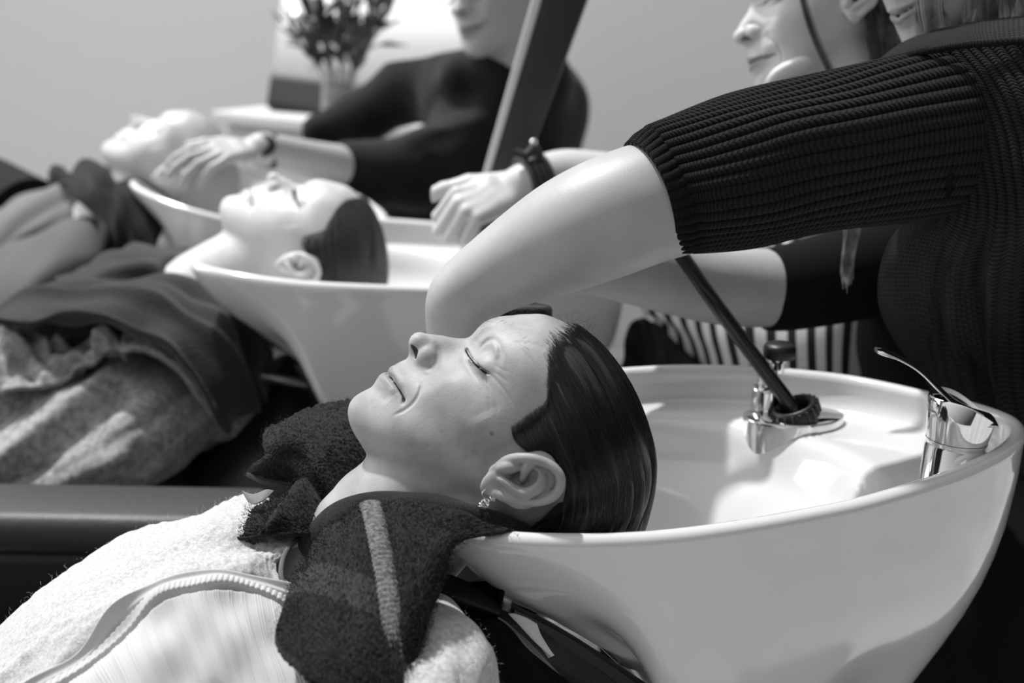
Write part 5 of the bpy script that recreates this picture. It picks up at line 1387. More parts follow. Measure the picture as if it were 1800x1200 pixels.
    # ---- blond hair
    r = np.random.default_rng(21); S = []
    for c in range(46):
        bx = 1606 + c * 6.0 + r.normal(0, 4); dd = 1.29 + r.normal(0, .012)
        ph = r.random() * 6; amp = 8 + r.random() * 10
        end_v = 118 - (c / 46) * 25 + r.normal(0, 8)
        for k in range(34):
            o = r.normal(0, 6); t = np.linspace(0, 1, 12)
            u = bx + 26 * (1 - t) + o * (1 - .4 * t) + amp * np.sin(t * 5 + ph + o * .05) ; v = -170 + (end_v + 170) * t + r.normal(0, 2)
            S.append(np.array([PW(a, b, dd + .03 * math.sin(q * 3) + o * .0006) for a, b, q in zip(u, v, t)]))
    hb = curves_obj('blond_hair', S, .00022, M['blond'], root)
    S = []
    for k in range(150):        # waves beside the mouth
        o = r.normal(0, 1); t = np.linspace(0, 1, 14)
        u = 1640 + o * 9 - 12 * np.sin(t * 3.2 + .3) + 10 * (1 - t); v = -90 + 160 * t + o * 3
        S.append(np.array([PW(a, b, 1.265 + .02 * q + o * .002) for a, b, q in zip(u, v, t)]))
    curves_obj('face_lock', S, .0003, M['blond'], hb)
    S = []
    for k in range(170):        # lock that hangs below the sleeve
        o = r.normal(0, 1); t = np.linspace(0, 1, 16)
        u = 1498 + o * 10 * (1 - .55 * t) + 6 * np.sin(t * 5 + o * .3) - 4 * t; v = 330 + (155 + r.normal(0, 9)) * t
        S.append(np.array([PW(a, b, 1.33 + o * .003) for a, b, q in zip(u, v, t)]))
    curves_obj('hanging_lock', S, .00032, M['blond'], hb)
    # skull cap of hair above the picture edge, so the head is whole
    capl = Clay((-95, -120, -60), (95, 110, 130), 2.5)
    capl.ell((0, -6, 38), (84, 104, 92), 3); capl.ell((0, 100, -20), (60, 62, 75), 8, 'cut'); capl.ell((0, -60, -60), (60, 50, 60), 20)
    Vc, Fc = capl.mesh(); mesh_obj('hair_cap', hp.w(Vc), Fc, M['blond_cap'], hb)
    return root

def head_lips(V):
    x = np.abs(V[:, 0]); y, z = V[:, 1], V[:, 2]; t = np.zeros(len(V)); zl = -51.2 + x * .165; w = np.clip(1 - x / 27, 0, 1)
    t[(z < zl + 7.5 * w ** .6) & (z > zl - 9 * w ** .6) & (y > 78) & (x < 27)] = 1
    return t

def build_stylist2():
    root = thing('person', 'young stylist with brown hair tucked back, in profile behind the ribbed sweater', 'person', (*c2w(P(1560, 1000, 1.9))[:2], 0))
    hp = Pose.look((-.985, -.12, .12), (-.10, .99, .05), (0, 118, -21), (1293, 70, 1.60))
    Vh, Fh = head_arrays('upright', 1.2)
    cl = Clay((-100, -60, -2000), (330, 320, -1640), 2.4)
    # forearm and hand at the middle basin
    cl.line([mm(1130, 330, 1.82), mm(1040, 315, 1.80), mm(985, 308, 1.79), mm(940, 318, 1.775), mm(915, 328, 1.77)], [38, 34, 30, 26, 24], 6, n=16)
    hand(cl, mm(918, 328, 1.77), mm(850, 352, 1.75) - mm(918, 328, 1.77), np.array([.1, .6, .8]), 1.0, side=1, curls=[(58, 75, 45), (60, 78, 45), (62, 78, 45), (64, 75, 40)], thumb_out=30)
    V, F_ = cl.mesh()
    tr = Clay((60, -1150, -2200), (760, 260, -1700), 10)
    nb = hp(np.array([[0, -36, -165]]))[0] * 1000
    tr.line([nb, mm(1480, 300, 1.85), mm(1440, 520, 1.9), mm(1400, 760, 1.95), mm(1400, 1000, 1.95)], [50, 95, 95, 100, 100], 35)
    tr.line([mm(1130, 330, 1.82), mm(1250, 350, 1.84), mm(1420, 260, 1.86)], [38, 42, 55], 25)
    tr.line([mm(1380, 1000, 1.95), mm(1380, 1500, 1.95)], [80, 50], 30); tr.line([mm(1480, 1000, 2.0), mm(1480, 1500, 2.0)], [80, 50], 30)
    Vt, Ft = tr.mesh(); n1, n2 = len(V), len(V) + len(Vh)
    mesh_obj('body', np.concatenate([c2w(V / 1000), hp.w(Vh), c2w(Vt / 1000)]), np.concatenate([F_, Fh + n1, Ft + n2]), M['skin_face2'], root,
             attr={'tint': np.concatenate([np.zeros(n1), head_lips(Vh) * .6 + brow_tint(Vh), np.zeros(len(Vt))])})
    # striped top
    rows = [[(1120, 520, 1.90), (1180, 470, 1.88), (1260, 430, 1.84), (1340, 420, 1.80), (1420, 420, 1.77), (1500, 430, 1.76), (1580, 440, 1.80)],
            [(1128, 545, 1.86), (1185, 548, 1.82), (1255, 556, 1.78), (1330, 560, 1.74), (1410, 556, 1.71), (1490, 550, 1.70), (1570, 550, 1.74)],
            [(1140, 560, 1.85), (1200, 598, 1.81), (1265, 630, 1.77), (1335, 660, 1.74), (1410, 670, 1.71), (1490, 680, 1.70), (1570, 690, 1.74)],
            [(1150, 580, 1.87), (1215, 630, 1.84), (1275, 680, 1.81), (1340, 730, 1.78), (1410, 760, 1.76), (1490, 780, 1.75), (1570, 790, 1.78)]]
    m = M['stripes']
    top = sheet('striped_top', rows, 60, 120, m, root, thick=.005, disp=lambda s, t: smooth_noise(s.shape, (3, 5), 121) * .006)
    V, F_, uv = tube_arrays(c2w(np.array([P(*q) for q in [(1180, 345, 1.83), (1260, 340, 1.845), (1340, 310, 1.855), (1430, 255, 1.86)]])), [.05, .055, .06, .07], n=40, k=40)
    mesh_obj('sleeve', V, F_, m, top, uv=uv)
    # dark skirt and apron front
    rows = [[(1085, 650, 1.86), (1100, 600, 1.87), (1128, 560, 1.88), (1160, 575, 1.86), (1220, 610, 1.84), (1300, 640, 1.80), (1400, 660, 1.77)],
            [(1070, 720, 1.85), (1100, 690, 1.84), (1140, 670, 1.83), (1190, 690, 1.82), (1250, 720, 1.80), (1320, 740, 1.78), (1420, 750, 1.76)],
            [(1060, 900, 1.86), (1100, 900, 1.85), (1150, 900, 1.84), (1210, 900, 1.83), (1270, 900, 1.82), (1350, 900, 1.80), (1450, 900, 1.79)],
            [(1050, 1300, 1.9), (1100, 1300, 1.88), (1160, 1300, 1.87), (1220, 1300, 1.86), (1290, 1300, 1.85), (1370, 1300, 1.84), (1480, 1300, 1.84)]]
    sheet('skirt', rows, 50, 70, M['black_soft'], root, thick=.005, disp=lambda s, t: smooth_noise(s.shape, (4, 9), 123) * .012)
    # white collar
    tube('collar', [(1352, 152, 1.60), (1375, 128, 1.575), (1415, 112, 1.575), (1460, 104, 1.60), (1500, 110, 1.64)], [.008, .012, .013, .012, .010], M['white_cloth'], top, space='px', n=40, k=16, flat=.6)
    # pale jacket lapel under the chin
    # bracelet
    ringc = mm(938, 318, 1.776) / 1000; ax = mm(985, 308, 1.79) - mm(915, 328, 1.77); ax /= np.linalg.norm(ax)
    a = np.cross(ax, (0, 0, 1)); a /= np.linalg.norm(a); b = np.cross(ax, a); th = np.linspace(0, 2 * PI, 30, endpoint=False)
    parts = []
    for off in (-.012, -.004, .004, .012):
        parts.append(tube_arrays(c2w(ringc + ax * off + np.cos(th)[:, None] * a * .031 + np.sin(th)[:, None] * b * .031), .0042, k=10, closed=True)[:2])
    mesh_obj('bracelet', *join_parts(parts), M['bead_dark'], root)
    tube('bracelet_knot', [(905, 268, 1.745), (925, 272, 1.745), (940, 262, 1.745), (950, 278, 1.75)], .006, M['bead_dark'], root, space='px', n=20, k=10)
    mesh_obj('bracelet_charm', *lathe_arrays([(.001, -.005), (.0035, -.0035), (.005, 0), (.0035, .0035), (.001, .005)], c2w(P(938, 250, 1.74)), (0, 0, 1), 16), M['chrome'], root)
    # hair: swept back cap, loose wave over the cheek
    G = hp(HG_UP)
    sheet('hair', hp.w(HG_UP), 120, 60, M['hair_brown'], root, thick=.004, space='w', disp=lambda s, t: smooth_noise(s.shape, (50, 4), 131) * .0015)
    r = np.random.default_rng(33); S = []
    for k in range(36):
        o = r.normal(0, 1); t = np.linspace(0, 1, 14)
        q = np.array([hp(np.array([[78 - 6 * a, 62 - 40 * a + 10 * math.sin(a * 4), 60 - 190 * a + o * 1.5]]))[0] + np.array([o * .002, 0, 0]) for a in t])
        S.append(c2w(q))
    curves_obj('loose_lock', S, .0003, M['hair_brown'], root)
    S = []
    for k in range(260):        # sweep from brow to behind the ear
        o = r.normal(0, 1); t = np.linspace(0, 1, 12)
        q = np.array([hp(np.array([[70 + 10 * math.sin(a * PI), 78 - 96 * a, 62 - 78 * a ** 1.3 + o * 4 + 6 * math.sin(a * PI)]]))[0] for a in t])
        S.append(c2w(q))
    curves_obj('swept_lock', S, .0007, M['hair_brown'], root)
    S = []
    for k in range(300):        # hair hanging behind the ear
        o = r.normal(0, 1); t = np.linspace(0, 1, 12)
        q = np.array([hp(np.array([[62 + o * 6 - 14 * a, -30 - 16 * a + o * 9, -10 - 120 * a + o * 3]]))[0] for a in t])
        S.append(c2w(q))
    curves_obj('back_lock', S, .0007, M['hair_brown'], root)
    V, F_, uv = tube_arrays(hp.w(np.array([(40, -40, 30), (46, -44, 0), (46, -46, -40), (40, -44, -90), (30, -40, -140)])), [.020, .026, .026, .024, .018], n=60, k=60, disp=lambda q, th: .0012 * np.sin(th * 24 + q * 8))
    mesh_obj('back_hair', V, F_, M['hair_brown'], root)
    return root

def brow_tint(V):
    x = np.abs(V[:, 0]); y, z = V[:, 1], V[:, 2]
    b = np.clip(1 - np.abs(z - (38 + 3 * np.sin((x - 12) / 14))) / 3.2, 0, 1) * (x > 12) * (x < 52) * (y > 60)
    e = np.clip(1 - np.abs(z - (17 - .05 * (x - 30) ** 2 * .3)) / 2.2, 0, 1) * (x > 18) * (x < 44) * (y > 70)
    return np.maximum(b * .7, e * .9)

def build_stylist3():
    root = thing('person', 'stylist in glasses and a black top supporting the farthest head', 'person', (*c2w(P(850, 900, 2.75))[:2], 0))
    hp = Pose.look((-.66, -.30, .69), (-.12, .97, .20), (0, 98, -85), (826, 92, 2.50), HEAD_S * 1.14)
    Vh, Fh = head_arrays('upright', 1.2)
    cl = Clay((-620, 180, -2520), (-180, 460, -2220), 2.6)
    cl.line([mm(660, 300, 2.50), mm(600, 292, 2.46), mm(540, 280, 2.40), mm(480, 266, 2.33), mm(455, 262, 2.31)], [36, 35, 31, 27, 25], 6, n=16)
    hand(cl, mm(455, 262, 2.31), mm(340, 272, 2.235) - mm(455, 262, 2.31), np.array([.1, .75, .65]), .9, side=1, curls=[(12, 20, 18), (14, 24, 18), (18, 26, 18), (20, 26, 18)], thumb_out=48, spread=6)
    V, F_ = cl.mesh()
    tr = Clay((-420, -1000, -3050), (260, 520, -2380), 11)
    nb = hp(np.array([[0, -36, -165]]))[0] * 1000
    tr.line([nb, mm(890, 250, 2.80), mm(890, 380, 2.83), mm(860, 560, 2.85), mm(850, 800, 2.85)], [56, 75, 85, 90, 100], 30)
    tr.line([mm(650, 298, 2.50), mm(740, 296, 2.56)], [32, 30], 10)
    tr.line([mm(820, 800, 2.85), mm(820, 1100, 2.85)], [80, 60], 30); tr.line([mm(920, 800, 2.85), mm(920, 1100, 2.85)], [80, 60], 30)
    Vt, Ft = tr.mesh(); n1, n2 = len(V), len(V) + len(Vh)
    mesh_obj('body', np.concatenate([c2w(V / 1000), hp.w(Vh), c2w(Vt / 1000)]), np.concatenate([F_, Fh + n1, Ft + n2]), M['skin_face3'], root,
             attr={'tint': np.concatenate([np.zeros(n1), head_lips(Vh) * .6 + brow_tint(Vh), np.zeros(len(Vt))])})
    # black top: torso, near sleeve, far sleeve reaching left
    sw = Clay((-520, -700, -3150), (330, 540, -2300), 5)
    sw.line([mm(812, 132, 2.60), mm(880, 140, 2.60), mm(930, 105, 2.66), mm(950, 40, 2.72)], [38, 52, 56, 42], 25)
    sw.line([nb + np.array([0, 10, 0]), mm(900, 200, 2.76)], [74, 95], 30)
    sw.line([mm(900, 120, 2.68), mm(890, 170, 2.72)], [75, 110], 30)
    sw.line([mm(815, 165, 2.70), mm(870, 190, 2.72), mm(950, 190, 2.78)], [80, 115, 95], 60)
    sw.line([mm(880, 230, 2.70), mm(880, 340, 2.70), mm(860, 480, 2.74)], [125, 122, 130], 40)
    sw.line([mm(930, 240, 2.76), mm(935, 400, 2.78)], [95, 95], 40)
    sw.line([mm(612, 292, 2.475), mm(660, 305, 2.50), mm(740, 300, 2.54), mm(830, 250, 2.62)], [44, 52, 64, 80], 30)
    sw.line([mm(700, 350, 2.60), mm(790, 370, 2.64)], [38, 60], 40)
    sw.line([mm(560, 230, 2.80), mm(640, 205, 2.80), mm(720, 155, 2.78), mm(800, 140, 2.74)], [34, 42, 54, 62], 50)
    sw.crease([mm(690, 210, 2.60), mm(760, 190, 2.56), mm(840, 160, 2.56)], 16, 18, n=12)
    sw.crease([mm(700, 260, 2.48), mm(780, 215, 2.50), mm(880, 190, 2.54)], -12, 20, n=12)
    sw.crease([mm(760, 270, 2.47), mm(770, 320, 2.46)], 10, 12, n=8)
    sw.crease([mm(640, 235, 2.5), mm(700, 195, 2.55), mm(760, 130, 2.6)], 10, 14, n=8)
    Vs, Fs = sw.mesh(); mesh_obj('black_top', c2w(Vs / 1000), Fs, M['black_jersey'], root)
    # glasses
    g = []
    th = np.linspace(0, 2 * PI, 28, endpoint=False)
    for sx in (-1, 1):
        g.append(tube_arrays(hp.w(np.stack([sx * 34 + 25 * np.cos(th), 100 - .012 * (25 * np.cos(th)) ** 2 - 0 * th, 14 + 20 * np.sin(th)], 1)), .0016, k=8, closed=True)[:2])
        g.append(tube_arrays(hp.w(np.array([(sx * 59, 98, 18), (sx * 70, 80, 18), (sx * 76, 20, 16), (sx * 76, -4, 10)])), .0018, n=16, k=8)[:2])
    g.append(tube_arrays(hp.w(np.array([(-9, 101, 18), (0, 104, 20), (9, 101, 18)])), .0015, n=8, k=8)[:2])
    mesh_obj('glasses', *join_parts(g), M['black'], root)
    sheet('hair', hp.w(HG_UP), 80, 50, M['hair_black'], root, thick=.006, space='w')
    # watch
    c = mm(472, 265, 2.325) / 1000; ax = mm(540, 280, 2.40) - mm(455, 262, 2.31); ax /= np.linalg.norm(ax)
    a = np.cross(ax, (0, 0, 1)); a /= np.linalg.norm(a); b = np.cross(ax, a)
    w = mesh_obj('wristwatch', *lathe_arrays([(.026, -.010), (.0295, -.0095), (.030, 0), (.0295, .0095), (.026, .010)], c2w(c), CAM_R @ ax, 40), M['black'], root)
    fc = c + a * 0 + np.array([-.001, .004, .030])
    mesh_obj('watch_face', *lathe_arrays([(.017, -.004), (.0185, 0), (.018, .004), (.016, .0055), (.001, .0055)], c2w(fc), CAM_R @ np.array([0, .25, .97]), 32), M['black'], w)
    mesh_obj('watch_glass', *lathe_arrays([(.006, .0055), (.0075, .0062), (.006, .007), (.001, .007)], c2w(fc), CAM_R @ np.array([0, .25, .97]), 24), M['steel'], w)
    return root

# hair of an upright head: rows fan over the skull from hairline to nape
def upright_grid():
    rows = []
    for a in np.linspace(-1, 1, 15):
        row = []
        for t in np.linspace(0, 1, 8):
            # t 0 at the hairline, 1 at the nape
            ang = -0.1 + t * 1.25 * PI * .80            # around the side view
            y = 78 * math.cos(ang * .98 + .55) ; z = 38 + 74 * math.sin(ang * .98 + .55)
            if t > .75: z -= (t - .75) * 60; y -= 0
            w = math.sin(abs(a) * PI / 2)
            h = math.sqrt(max(1 - (y / 108) ** 2 - ((z - 38) / 100) ** 2, .02)) * 80
            x = math.copysign(w * 79, a)
            k = math.cos(abs(a) * PI / 2)
            yy = y * (.35 + .65 * k) - 16 * (1 - k) ; zz = 30 + (z - 30) * (.30 + .70 * k) + (10 + 22 * (1 - t)) * (1 - k)
            row.append((x, yy * 1.12, zz + 4))
        rows.append(row)
    return np.array(rows)
HG_UP = upright_grid()
# ------------------------------------------------------------------ hoses, spray head, pole and the back of the room
def build_rest(X1, X2, X3, fx1, fx2, fx3):
    # shower hose of the nearest basin
    _, _, cpos, cd_ = fx1
    c = w2c(cpos); d = CAM_R.T @ cd_
    path = [c - d * .03, c + np.array([-.004, .006, 0]), P(1352, 662, 1.343), P(1300, 592, 1.34), P(1250, 523, 1.333), P(1200, 452, 1.34), P(1158, 398, 1.345), P(1110, 372, 1.345), P(1040, 420, 1.33), P(970, 470, 1.29), P(925, 530, 1.235)]
    h = mesh_obj('shower_hose', *tube_arrays(c2w(np.array(path)), .0072, n=160, k=24)[:2], M['hose'], loc=cpos)
    tag(h, 'black shower hose rising from the nearest hose holder behind the ribbed sleeve', 'hose')
    # spray head held between the two hands
    b = PW(908, 602, 1.225); up = CAM_R @ np.array([.03, .99, .10])
    sp_ = thing('spray_head', 'black speckled spray head between the forearm and the wet-haired forehead', 'spray head', b)
    mesh_obj('shell', *lathe_arrays([(.020, 0), (.0275, .004), (.0295, .010), (.0302, .026), (.0300, .030), (.028, .0325), (.024, .0335), (.012, .034), (.001, .034)], b, up, 56), M['speckle'], sp_)
    mesh_obj('hose_nut', *lathe_arrays([(.009, 0), (.009, .008), (.008, .010), (.001, .010)], b + up * .034 + CAM_R @ np.array([-.008, 0, -.012]), up, 32), M['black'], sp_)
    # tall dark post by the middle basin with its bright edge strip
    p = thing('appliance_post', 'leaning black post with a pale edge strip beside the middle basin', 'post', PW(880, 420, 1.93))
    a, b = P(884, 300, 1.93), P(1000, -60, 1.84)
    aw, bw = c2w(a - (b - a) * .45), c2w(b + (b - a) * .6)
    side = CAM_R @ np.array([.95, .30, .05]); nn = CAM_R @ np.array([0, 0, 1])
    def bar(name, off, hw, ht, m, par, fwd=0.0):
        d = bw - aw; L = np.linalg.norm(d); d = d / L; n = nn - d * (nn @ d); n /= np.linalg.norm(n); s = np.cross(d, n)
        s = s if (s @ side) > 0 else -s
        V, F_ = rbox_arrays((0, 0, 0), np.eye(3), (L / 2, hw, ht), min(hw, ht) * .4, 3)
        k = 1 + .0 * V[:, 0]; tp = (V[:, 0] + L / 2) / L
        V[:, 1] = V[:, 1] * (.62 + .55 * tp) + off * (.62 + .55 * tp)
        return mesh_obj(name, (aw + bw) / 2 + fwd * n + V[:, :1] * d + V[:, 1:2] * s + V[:, 2:3] * n, F_, m, par)
    bar('post', .008, .030, .016, M['post_dark'], p)
    bar('edge_strip', -.0265, .0065, .017, M['strip'], p, .001)
    # shelf with picture and vase
    sh = thing('wall_shelf', 'pale shelf board under the picture and the vase', 'shelf', PW(620, 240, 3.55))
    A, B_ = c2w(P(455, 196, 3.75)), c2w(P(800, 270, 3.35)); B_[2] = A[2]
    slab('board', A, B_, .16, .014, (0, 0, 1), M['shelf'], sh, .004)
    slab('cabinet', A + np.array([.02, .02, -.38]), B_ + np.array([-.02, .02, -.38]), .14, .36, (0, 0, 1), M['wall_like'], sh, .004)
    # picture: a leaning printed canvas
    tl, tr, bl, br = P(500, -30, 3.75), P(830, -30, 3.45), P(468, 186, 3.62), P(815, 240, 3.30)
    n = 14
    G = np.array([[(bl * (1 - i / 3) + tl * i / 3) * (1 - j / 3) + (br * (1 - i / 3) + tr * i / 3) * j / 3 for j in range(4)] for i in range(4)])
    pc = thing('picture', 'printed canvas of a pale sky over dark land leaning behind the vase', 'picture', c2w((bl + br) / 2))
    sheet('canvas', G, 20, 20, M['canvas'], pc, thick=.025, space='cam', facing=True)
    # vase with leaves
    base = PW(600, 225, 3.25)
    base[2] = A[2] + .014
    v = thing('vase', 'clear glass vase holding dark leafy stems on the shelf', 'vase', base)
    mesh_obj('glass', *lathe_arrays([(.042, 0), (.046, .005), (.044, .06), (.040, .115), (.043, .135), (.040, .134), (.037, .115), (.041, .06), (.042, .012), (.001, .010)], base, (0, 0, 1), 40), M['glass'], v)
    mesh_obj('water', *lathe_arrays([(.040, .012), (.0405, .06), (.039, .085), (.001, .085)], base, (0, 0, 1), 32), M['water'], v)
    r = np.random.default_rng(44)
    fo = thing('bouquet', 'dark leafy branches standing in the glass vase', 'plant', base + np.array([0, 0, .02]))
    stems, leaves = [], []
    for i in range(16):
        az = r.random() * 2 * PI; lean = .10 + r.random() * .38; L = .18 + r.random() * .13
        if i == 0: lean, L, az = .12, .44, PI
        dr = np.array([math.cos(az) * math.sin(lean) * 1.2, math.sin(az) * math.sin(lean), math.cos(lean)])
        p0 = base + np.array([0, 0, .02]); pts = [p0, p0 + dr * L * .5 + np.array([0, 0, .03]), p0 + dr * L]
        Q = crom(pts, 20); stems.append(tube_arrays(Q, .0018, k=6)[:2])
        for k in range(15):
            q = Q[8 + int(r.random() * 11.9)] + r.normal(0, .004, 3)
            d = dr * 1.5 + r.normal(0, .75, 3); d /= np.linalg.norm(d); w_ = np.cross(d, r.normal(0, 1, 3)); w_ /= np.linalg.norm(w_); nn_ = np.cross(d, w_)
            Lf = .04 + r.random() * .045; W_ = Lf * .13; T_ = .0006
            c = [q, q + d * Lf * .4 + w_ * W_, q + d * Lf + nn_ * Lf * -.15, q + d * Lf * .4 - w_ * W_, q + d * Lf * .45 + nn_ * W_ * .35, q + d * Lf * .4 - nn_ * T_]
            leaves.append((np.array(c), [[0, 1, 4], [1, 2, 4], [2, 3, 4], [3, 0, 4], [1, 0, 5], [2, 1, 5], [3, 2, 5], [0, 3, 5]]))
    mesh_obj('stems', *join_parts(stems), M['leaf'], fo); mesh_obj('leaves', *join_parts(leaves), M['leaf'], fo, smooth=False)
    # small lit wall lamp
    lp = thing('wall_lamp', 'tiny round lit lamp above the picture corner', 'lamp', PW(519, 20, 3.60))
    mesh_obj('bulb', *lathe_arrays([(.001, -.009), (.005, -.006), (.007, 0), (.005, .006), (.001, .009)], PW(519, 20, 3.60), (0, 0, 1), 20), M['lit'], lp)
    mesh_obj('bracket', *tube_arrays(np.array([PW(519, 20, 3.60), PW(519, 6, 3.85), PW(519, -10, 4.4)]), .003, n=12, k=8)[:2], M['strip'], lp)
    # trolley edge: grey bowl seen between the middle head and the black top
SUN_DIR = (-.28, .94, -.04)
M = {}
M['ceramic'] = mat('white_ceramic', .68, .12, spec=.6, coat=.6)
M['chrome'] = mat('chrome', .80, .07, 1.0)
M['black'] = mat('black_plastic', .012, .25)
M['rubber'] = mat('black_rubber', .010, .4)
M['vinyl'] = mat('black_vinyl', .016, .35, bump=[(300, .0004, 2)])
M['skin'] = tinted(mat('skin', .40, .5, bump=[(1500, .00015, 2), (420, .00016, 3)], sss=.07, vary=(34, .26, .38, 6)), .05)
M['skin_pale'] = mat('pale_skin', .50, .45, sss=.25, vary=(20, .46, .54, 4))
M['hair'] = hair_mat('wet_dark_hair', .02)
M['strand'] = mat('hair_strand', .022, .3)
M['lash'] = mat('lash', .008, .5)
M['brow'] = mat('brow_hair', .32, .5)
M['wool'] = mat('heather_wool', .5, .95, bump=[(700, .0006, 3)], sheen=.15, vary=(420, .38, .54, 3))
M['wool_light'] = mat('cream_wool', .52, .95, bump=[(1400, .0003, 2)], sheen=.2)
M['wool_grey'] = mat('terry_wool', .52, .95, bump=[(700, .0012, 3)], sheen=.3, vary=(260, .42, .6, 3))
M['wool_fibre'] = mat('wool_fibre', .7, .9)
M['binding'] = mat('neck_binding', .12, .8, bump=[(900, .001, 2)])
M['terry'] = terry('dark_terry', .015)
M['terry_band'] = tinted(terry('banded_terry', .015), .05)
M['hem'] = mat('towel_hem', .17, .95, bump=[(900, .001, 3)], vary=(400, .07, .2, 3))
M['hem_dark'] = mat('towel_hem_dark', .03, .95)
M['pile'] = mat('terry_loops', .022, .9, spec=.15)
M['label'] = mat('woven_label', .16, .8)
EXPO = 0.0
M['skin_pale2'] = tinted(mat('pale_skin_middle', .56, .42, sss=.25, vary=(20, .5, .62, 4)), .05)
M['skin_arm'] = tinted(mat('arm_skin', .42, .45, bump=[(1100, .00012, 2)], sss=.08, vary=(22, .35, .42, 4)), .12)
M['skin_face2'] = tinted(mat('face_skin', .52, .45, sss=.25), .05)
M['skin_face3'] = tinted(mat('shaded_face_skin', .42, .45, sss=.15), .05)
M['trouser'] = mat('dark_trouser_cloth', .02, .9, spec=.15)
M['denim'] = mat('mottled_denim', .3, .9, bump=[(200, .001, 3)], vary=(130, .17, .36, 4))
M['terry_soft'] = mat('soft_dark_terry', .022, .95, sheen=.2, bump=[(200, .002, 3)], spec=.12)
M['terry_dark2'] = mat('black_terry', .012, .95, sheen=.1, bump=[(200, .002, 3)], spec=.12)
M['hair_mid'] = mat('fair_short_hair', .34, .6)
M['shirt_grey'] = mat('grey_shirt', .08, .9)
M['shirt_light'] = mat('light_grey_cardigan', .13, .9)
M['vinyl_flat'] = mat('matt_black_vinyl', .008, .5)
M['vinyl_sheen'] = mat('armrest_vinyl', .03, .5, bump=[(120, .0005, 2)])
M['fleece_black'] = mat('black_fleece', .006, .95, bump=[(600, .002, 3)], spec=.12)
M['steel'] = mat('satin_steel', .35, .35, .9)
M['gloss_black'] = mat('gloss_black_shell', .015, .12, coat=.5)
M['light_patch_white'] = mat('light_patch_white', .9, .3)  # white of the added light patch below the bowl
M['rail'] = mat('dark_rail', .06, .3, .3)
M['knit_rib'] = knit_mat('ribbed_knit', .008, 40, 92, .003, .55)
M['knit_rib2'] = knit_mat('ribbed_knit_body', .012, 17, 105, .003, .55)
M['knit_plain'] = knit_mat('plain_knit', .016, 60, 90, .0025, .5)
M['black_cloth'] = mat('black_cloth', .006, .9, spec=.12)
M['black_soft'] = mat('soft_black_cloth', .012, .8, vary=(8, .006, .03, 3), spec=.12)
M['black_jersey'] = mat('black_jersey', .012, .85, sheen=.1, spec=.12)
M['white_cloth'] = mat('white_cloth', .8, .9)
M['blond'] = mat('blond_hair', .30, .4, vary=(60, .12, .45, 3))
M['blond_cap'] = mat('blond_hair_cap', .2, .5)
M['hair_brown'] = mat('brown_hair', .035, .4, vary=(40, .012, .07, 3))
M['hair_black'] = mat('black_hair', .015, .4)
M['bead_dark'] = mat('dark_beads', .03, .35)
M['hose'] = mat('hose_rubber', .012, .22, coat=.4)
M['speckle'] = mat('speckled_black', .006, .3, vary=(900, .0, .06, 1))
M['post_dark'] = mat('post_black', .02, .4)
M['strip'] = mat('pale_metal_strip', .6, .4)
M['shelf'] = mat('shelf_board', .55, .5)
M['wall_like'] = mat('painted_cabinet', .50, .8)
M['leaf'] = mat('dark_leaf', .07, .5)
M['glass'] = mat('vase_glass', .95, .05, trans=.9)
M['water'] = mat('vase_water', .9, .02, trans=.9, ior=1.33)
def _lit():
    m = bpy.data.materials.new('lit_bulb'); m.use_nodes = True; b = m.node_tree.nodes['Principled BSDF']
    b.inputs['Emission Color'].default_value = (1, 1, 1, 1); b.inputs['Emission Strength'].default_value = 6; return m
M['lit'] = _lit()
def _ramp_uv(name, stops, axis='X', mul=None, rough=.8, interp='LINEAR'):
    m = mat(name, .5, rough); nt = m.node_tree; b = nt.nodes['Principled BSDF']
    uv = nt.nodes.new('ShaderNodeUVMap'); sx = nt.nodes.new('ShaderNodeSeparateXYZ'); nt.links.new(uv.outputs[0], sx.inputs[0])
    src = sx.outputs[axis]
    if mul:
        a = nt.nodes.new('ShaderNodeMath'); a.operation = 'MULTIPLY'; a.inputs[1].default_value = mul; nt.links.new(src, a.inputs[0])
        f = nt.nodes.new('ShaderNodeMath'); f.operation = 'FRACT'; nt.links.new(a.outputs[0], f.inputs[0]); src = f.outputs[0]
    r = nt.nodes.new('ShaderNodeValToRGB'); r.color_ramp.interpolation = interp
    els = r.color_ramp.elements
    while len(els) < len(stops): els.new(.5)
    for e, (p_, c_) in zip(els, stops): e.position = p_; e.color = (c_, c_, c_, 1)
    nt.links.new(src, r.inputs[0]); nt.links.new(r.outputs[0], b.inputs['Base Color'])
    return m
M['stripes'] = _ramp_uv('striped_jersey', [(0, .62), (.55, .012)], 'Y', 14, .9, 'CONSTANT')
M['canvas'] = _ramp_uv('canvas_print', [(0, .012), (.22, .015), (.27, .25), (.55, .42), (.8, .75), (1, .95)], 'X')
import time as _time
_t0 = _time.time()
build_setting()
X1 = xform((-.043, .945, .95), 0)
X2 = xform(PW(338, 462, 1.73), math.radians(-17), math.radians(4.0))
X3 = xform(PW(228, 316, 2.26), math.radians(-36), math.radians(13), sc=.76)
build_basin(X1, 'white ceramic shampoo basin nearest the camera, with the woman in cardigan', M['ceramic'], M['chrome'], M['black'])
build_basin(X2, 'white ceramic shampoo basin in the middle, under the denim-jacket woman', M['ceramic'], M['chrome'], M['black'], 120)
build_basin(X3, 'white ceramic shampoo basin farthest back, under the held head', M['ceramic'], M['chrome'], M['black'], 100)
fx1 = build_fixtures(X1, ('chrome lever mixer tap in the nearest basin', 'chrome hose holder with black collar in the nearest basin'), M['chrome'], None, M['rubber'])
fx2 = build_fixtures(X2, ('chrome lever mixer tap in the middle basin', 'chrome hose holder with black collar in the middle basin'), M['chrome'], None, M['rubber'])
fx3 = None
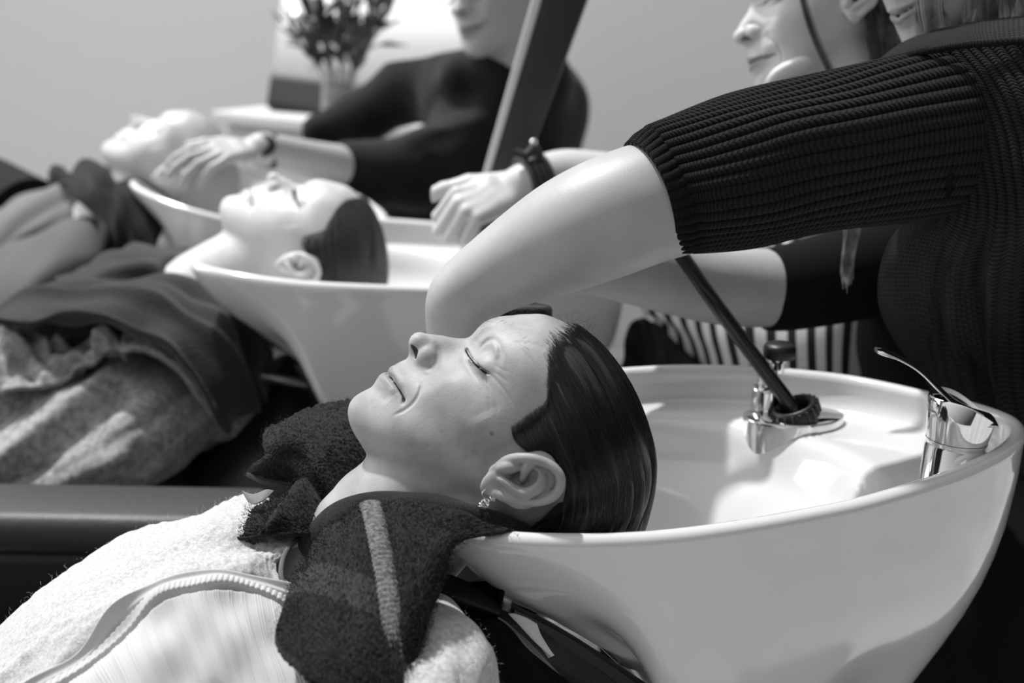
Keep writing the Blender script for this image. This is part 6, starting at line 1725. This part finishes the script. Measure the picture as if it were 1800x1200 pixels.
for f in (build_client1, build_towel1, build_client2, build_client3, lambda: build_furniture(X1, X2, X3), build_stylist1, build_stylist2, build_stylist3, lambda: build_rest(X1, X2, X3, fx1, fx2, fx3)):
    f(); print('T', round(_time.time() - _t0, 1))
def trousers(parent, hip, legs, r=(.105, .10, .075, .06)):
    parts = [tube_arrays(crom(np.array(hip), 12), np.interp(np.linspace(0, 1, 12), [0, .5, 1], [r[0] * .9, r[0], r[0]]), k=32)[:2]]
    for L in legs: parts.append(tube_arrays(np.array(L), [r[1], r[2] * 1.1, r[2], r[3]], n=40, k=28)[:2])
    mesh_obj('trousers', *join_parts(parts), M['trouser'], parent)
P_ = [o for o in scene.objects if o.name.startswith('person')]
st = lambda X, y: [X([(-.78, y, -.40)])[0], X([(-1.0, y, -.38)])[0], X([(-1.22, y, -.42)])[0], X([(-1.42, y, -.74)])[0]]
for o, X, a, b in ((P_[0], X1, PW(40, 1500, 1.12), PW(-220, 1630, 1.12)), (P_[1], X2, PW(-50, 810, 1.93), PW(-330, 930, 1.93)), (P_[2], X3, PW(-60, 700, 2.55), PW(-200, 770, 2.52))):
    trousers(o, [a, b, X([(-.72, 1.15, -.40)])[0]], [st(X, 1.06), st(X, 1.24)])
for o, xs in ((P_[3], ((1770, 1.60), (1900, 1.66))), (P_[4], ((1370, 1.98), (1480, 2.03))), (P_[5], ((815, 2.87), (925, 2.87)))):
    L = []
    for u, d in xs:
        q = PW(u, 900, d); L.append([[q[0], q[1], .88], [q[0], q[1], .5], [q[0], q[1], .28], [q[0], q[1], .03]])
    c = (np.array(L[0][0]) + np.array(L[1][0])) / 2
    trousers(o, [c + [0, 0, .12], c, c - [0, 0, .08]], L, (.15, .10, .08, .07))
for o in scene.objects:
    g = {'basin': 'row of ceramic shampoo basins', 'chair': 'black vinyl wash chairs', 'tap': 'lever mixer taps of the basins', 'hose holder': 'hose holders of the basins', 'towel': 'dark towels round the clients'}.get(o.get('category'))
    if g: o['group'] = g
scene.view_settings.view_transform = 'Standard'
scene.view_settings.look = 'None'
scene.view_settings.gamma = 1.0
scene.view_settings.use_curve_mapping = False
scene.view_settings.exposure = EXPO
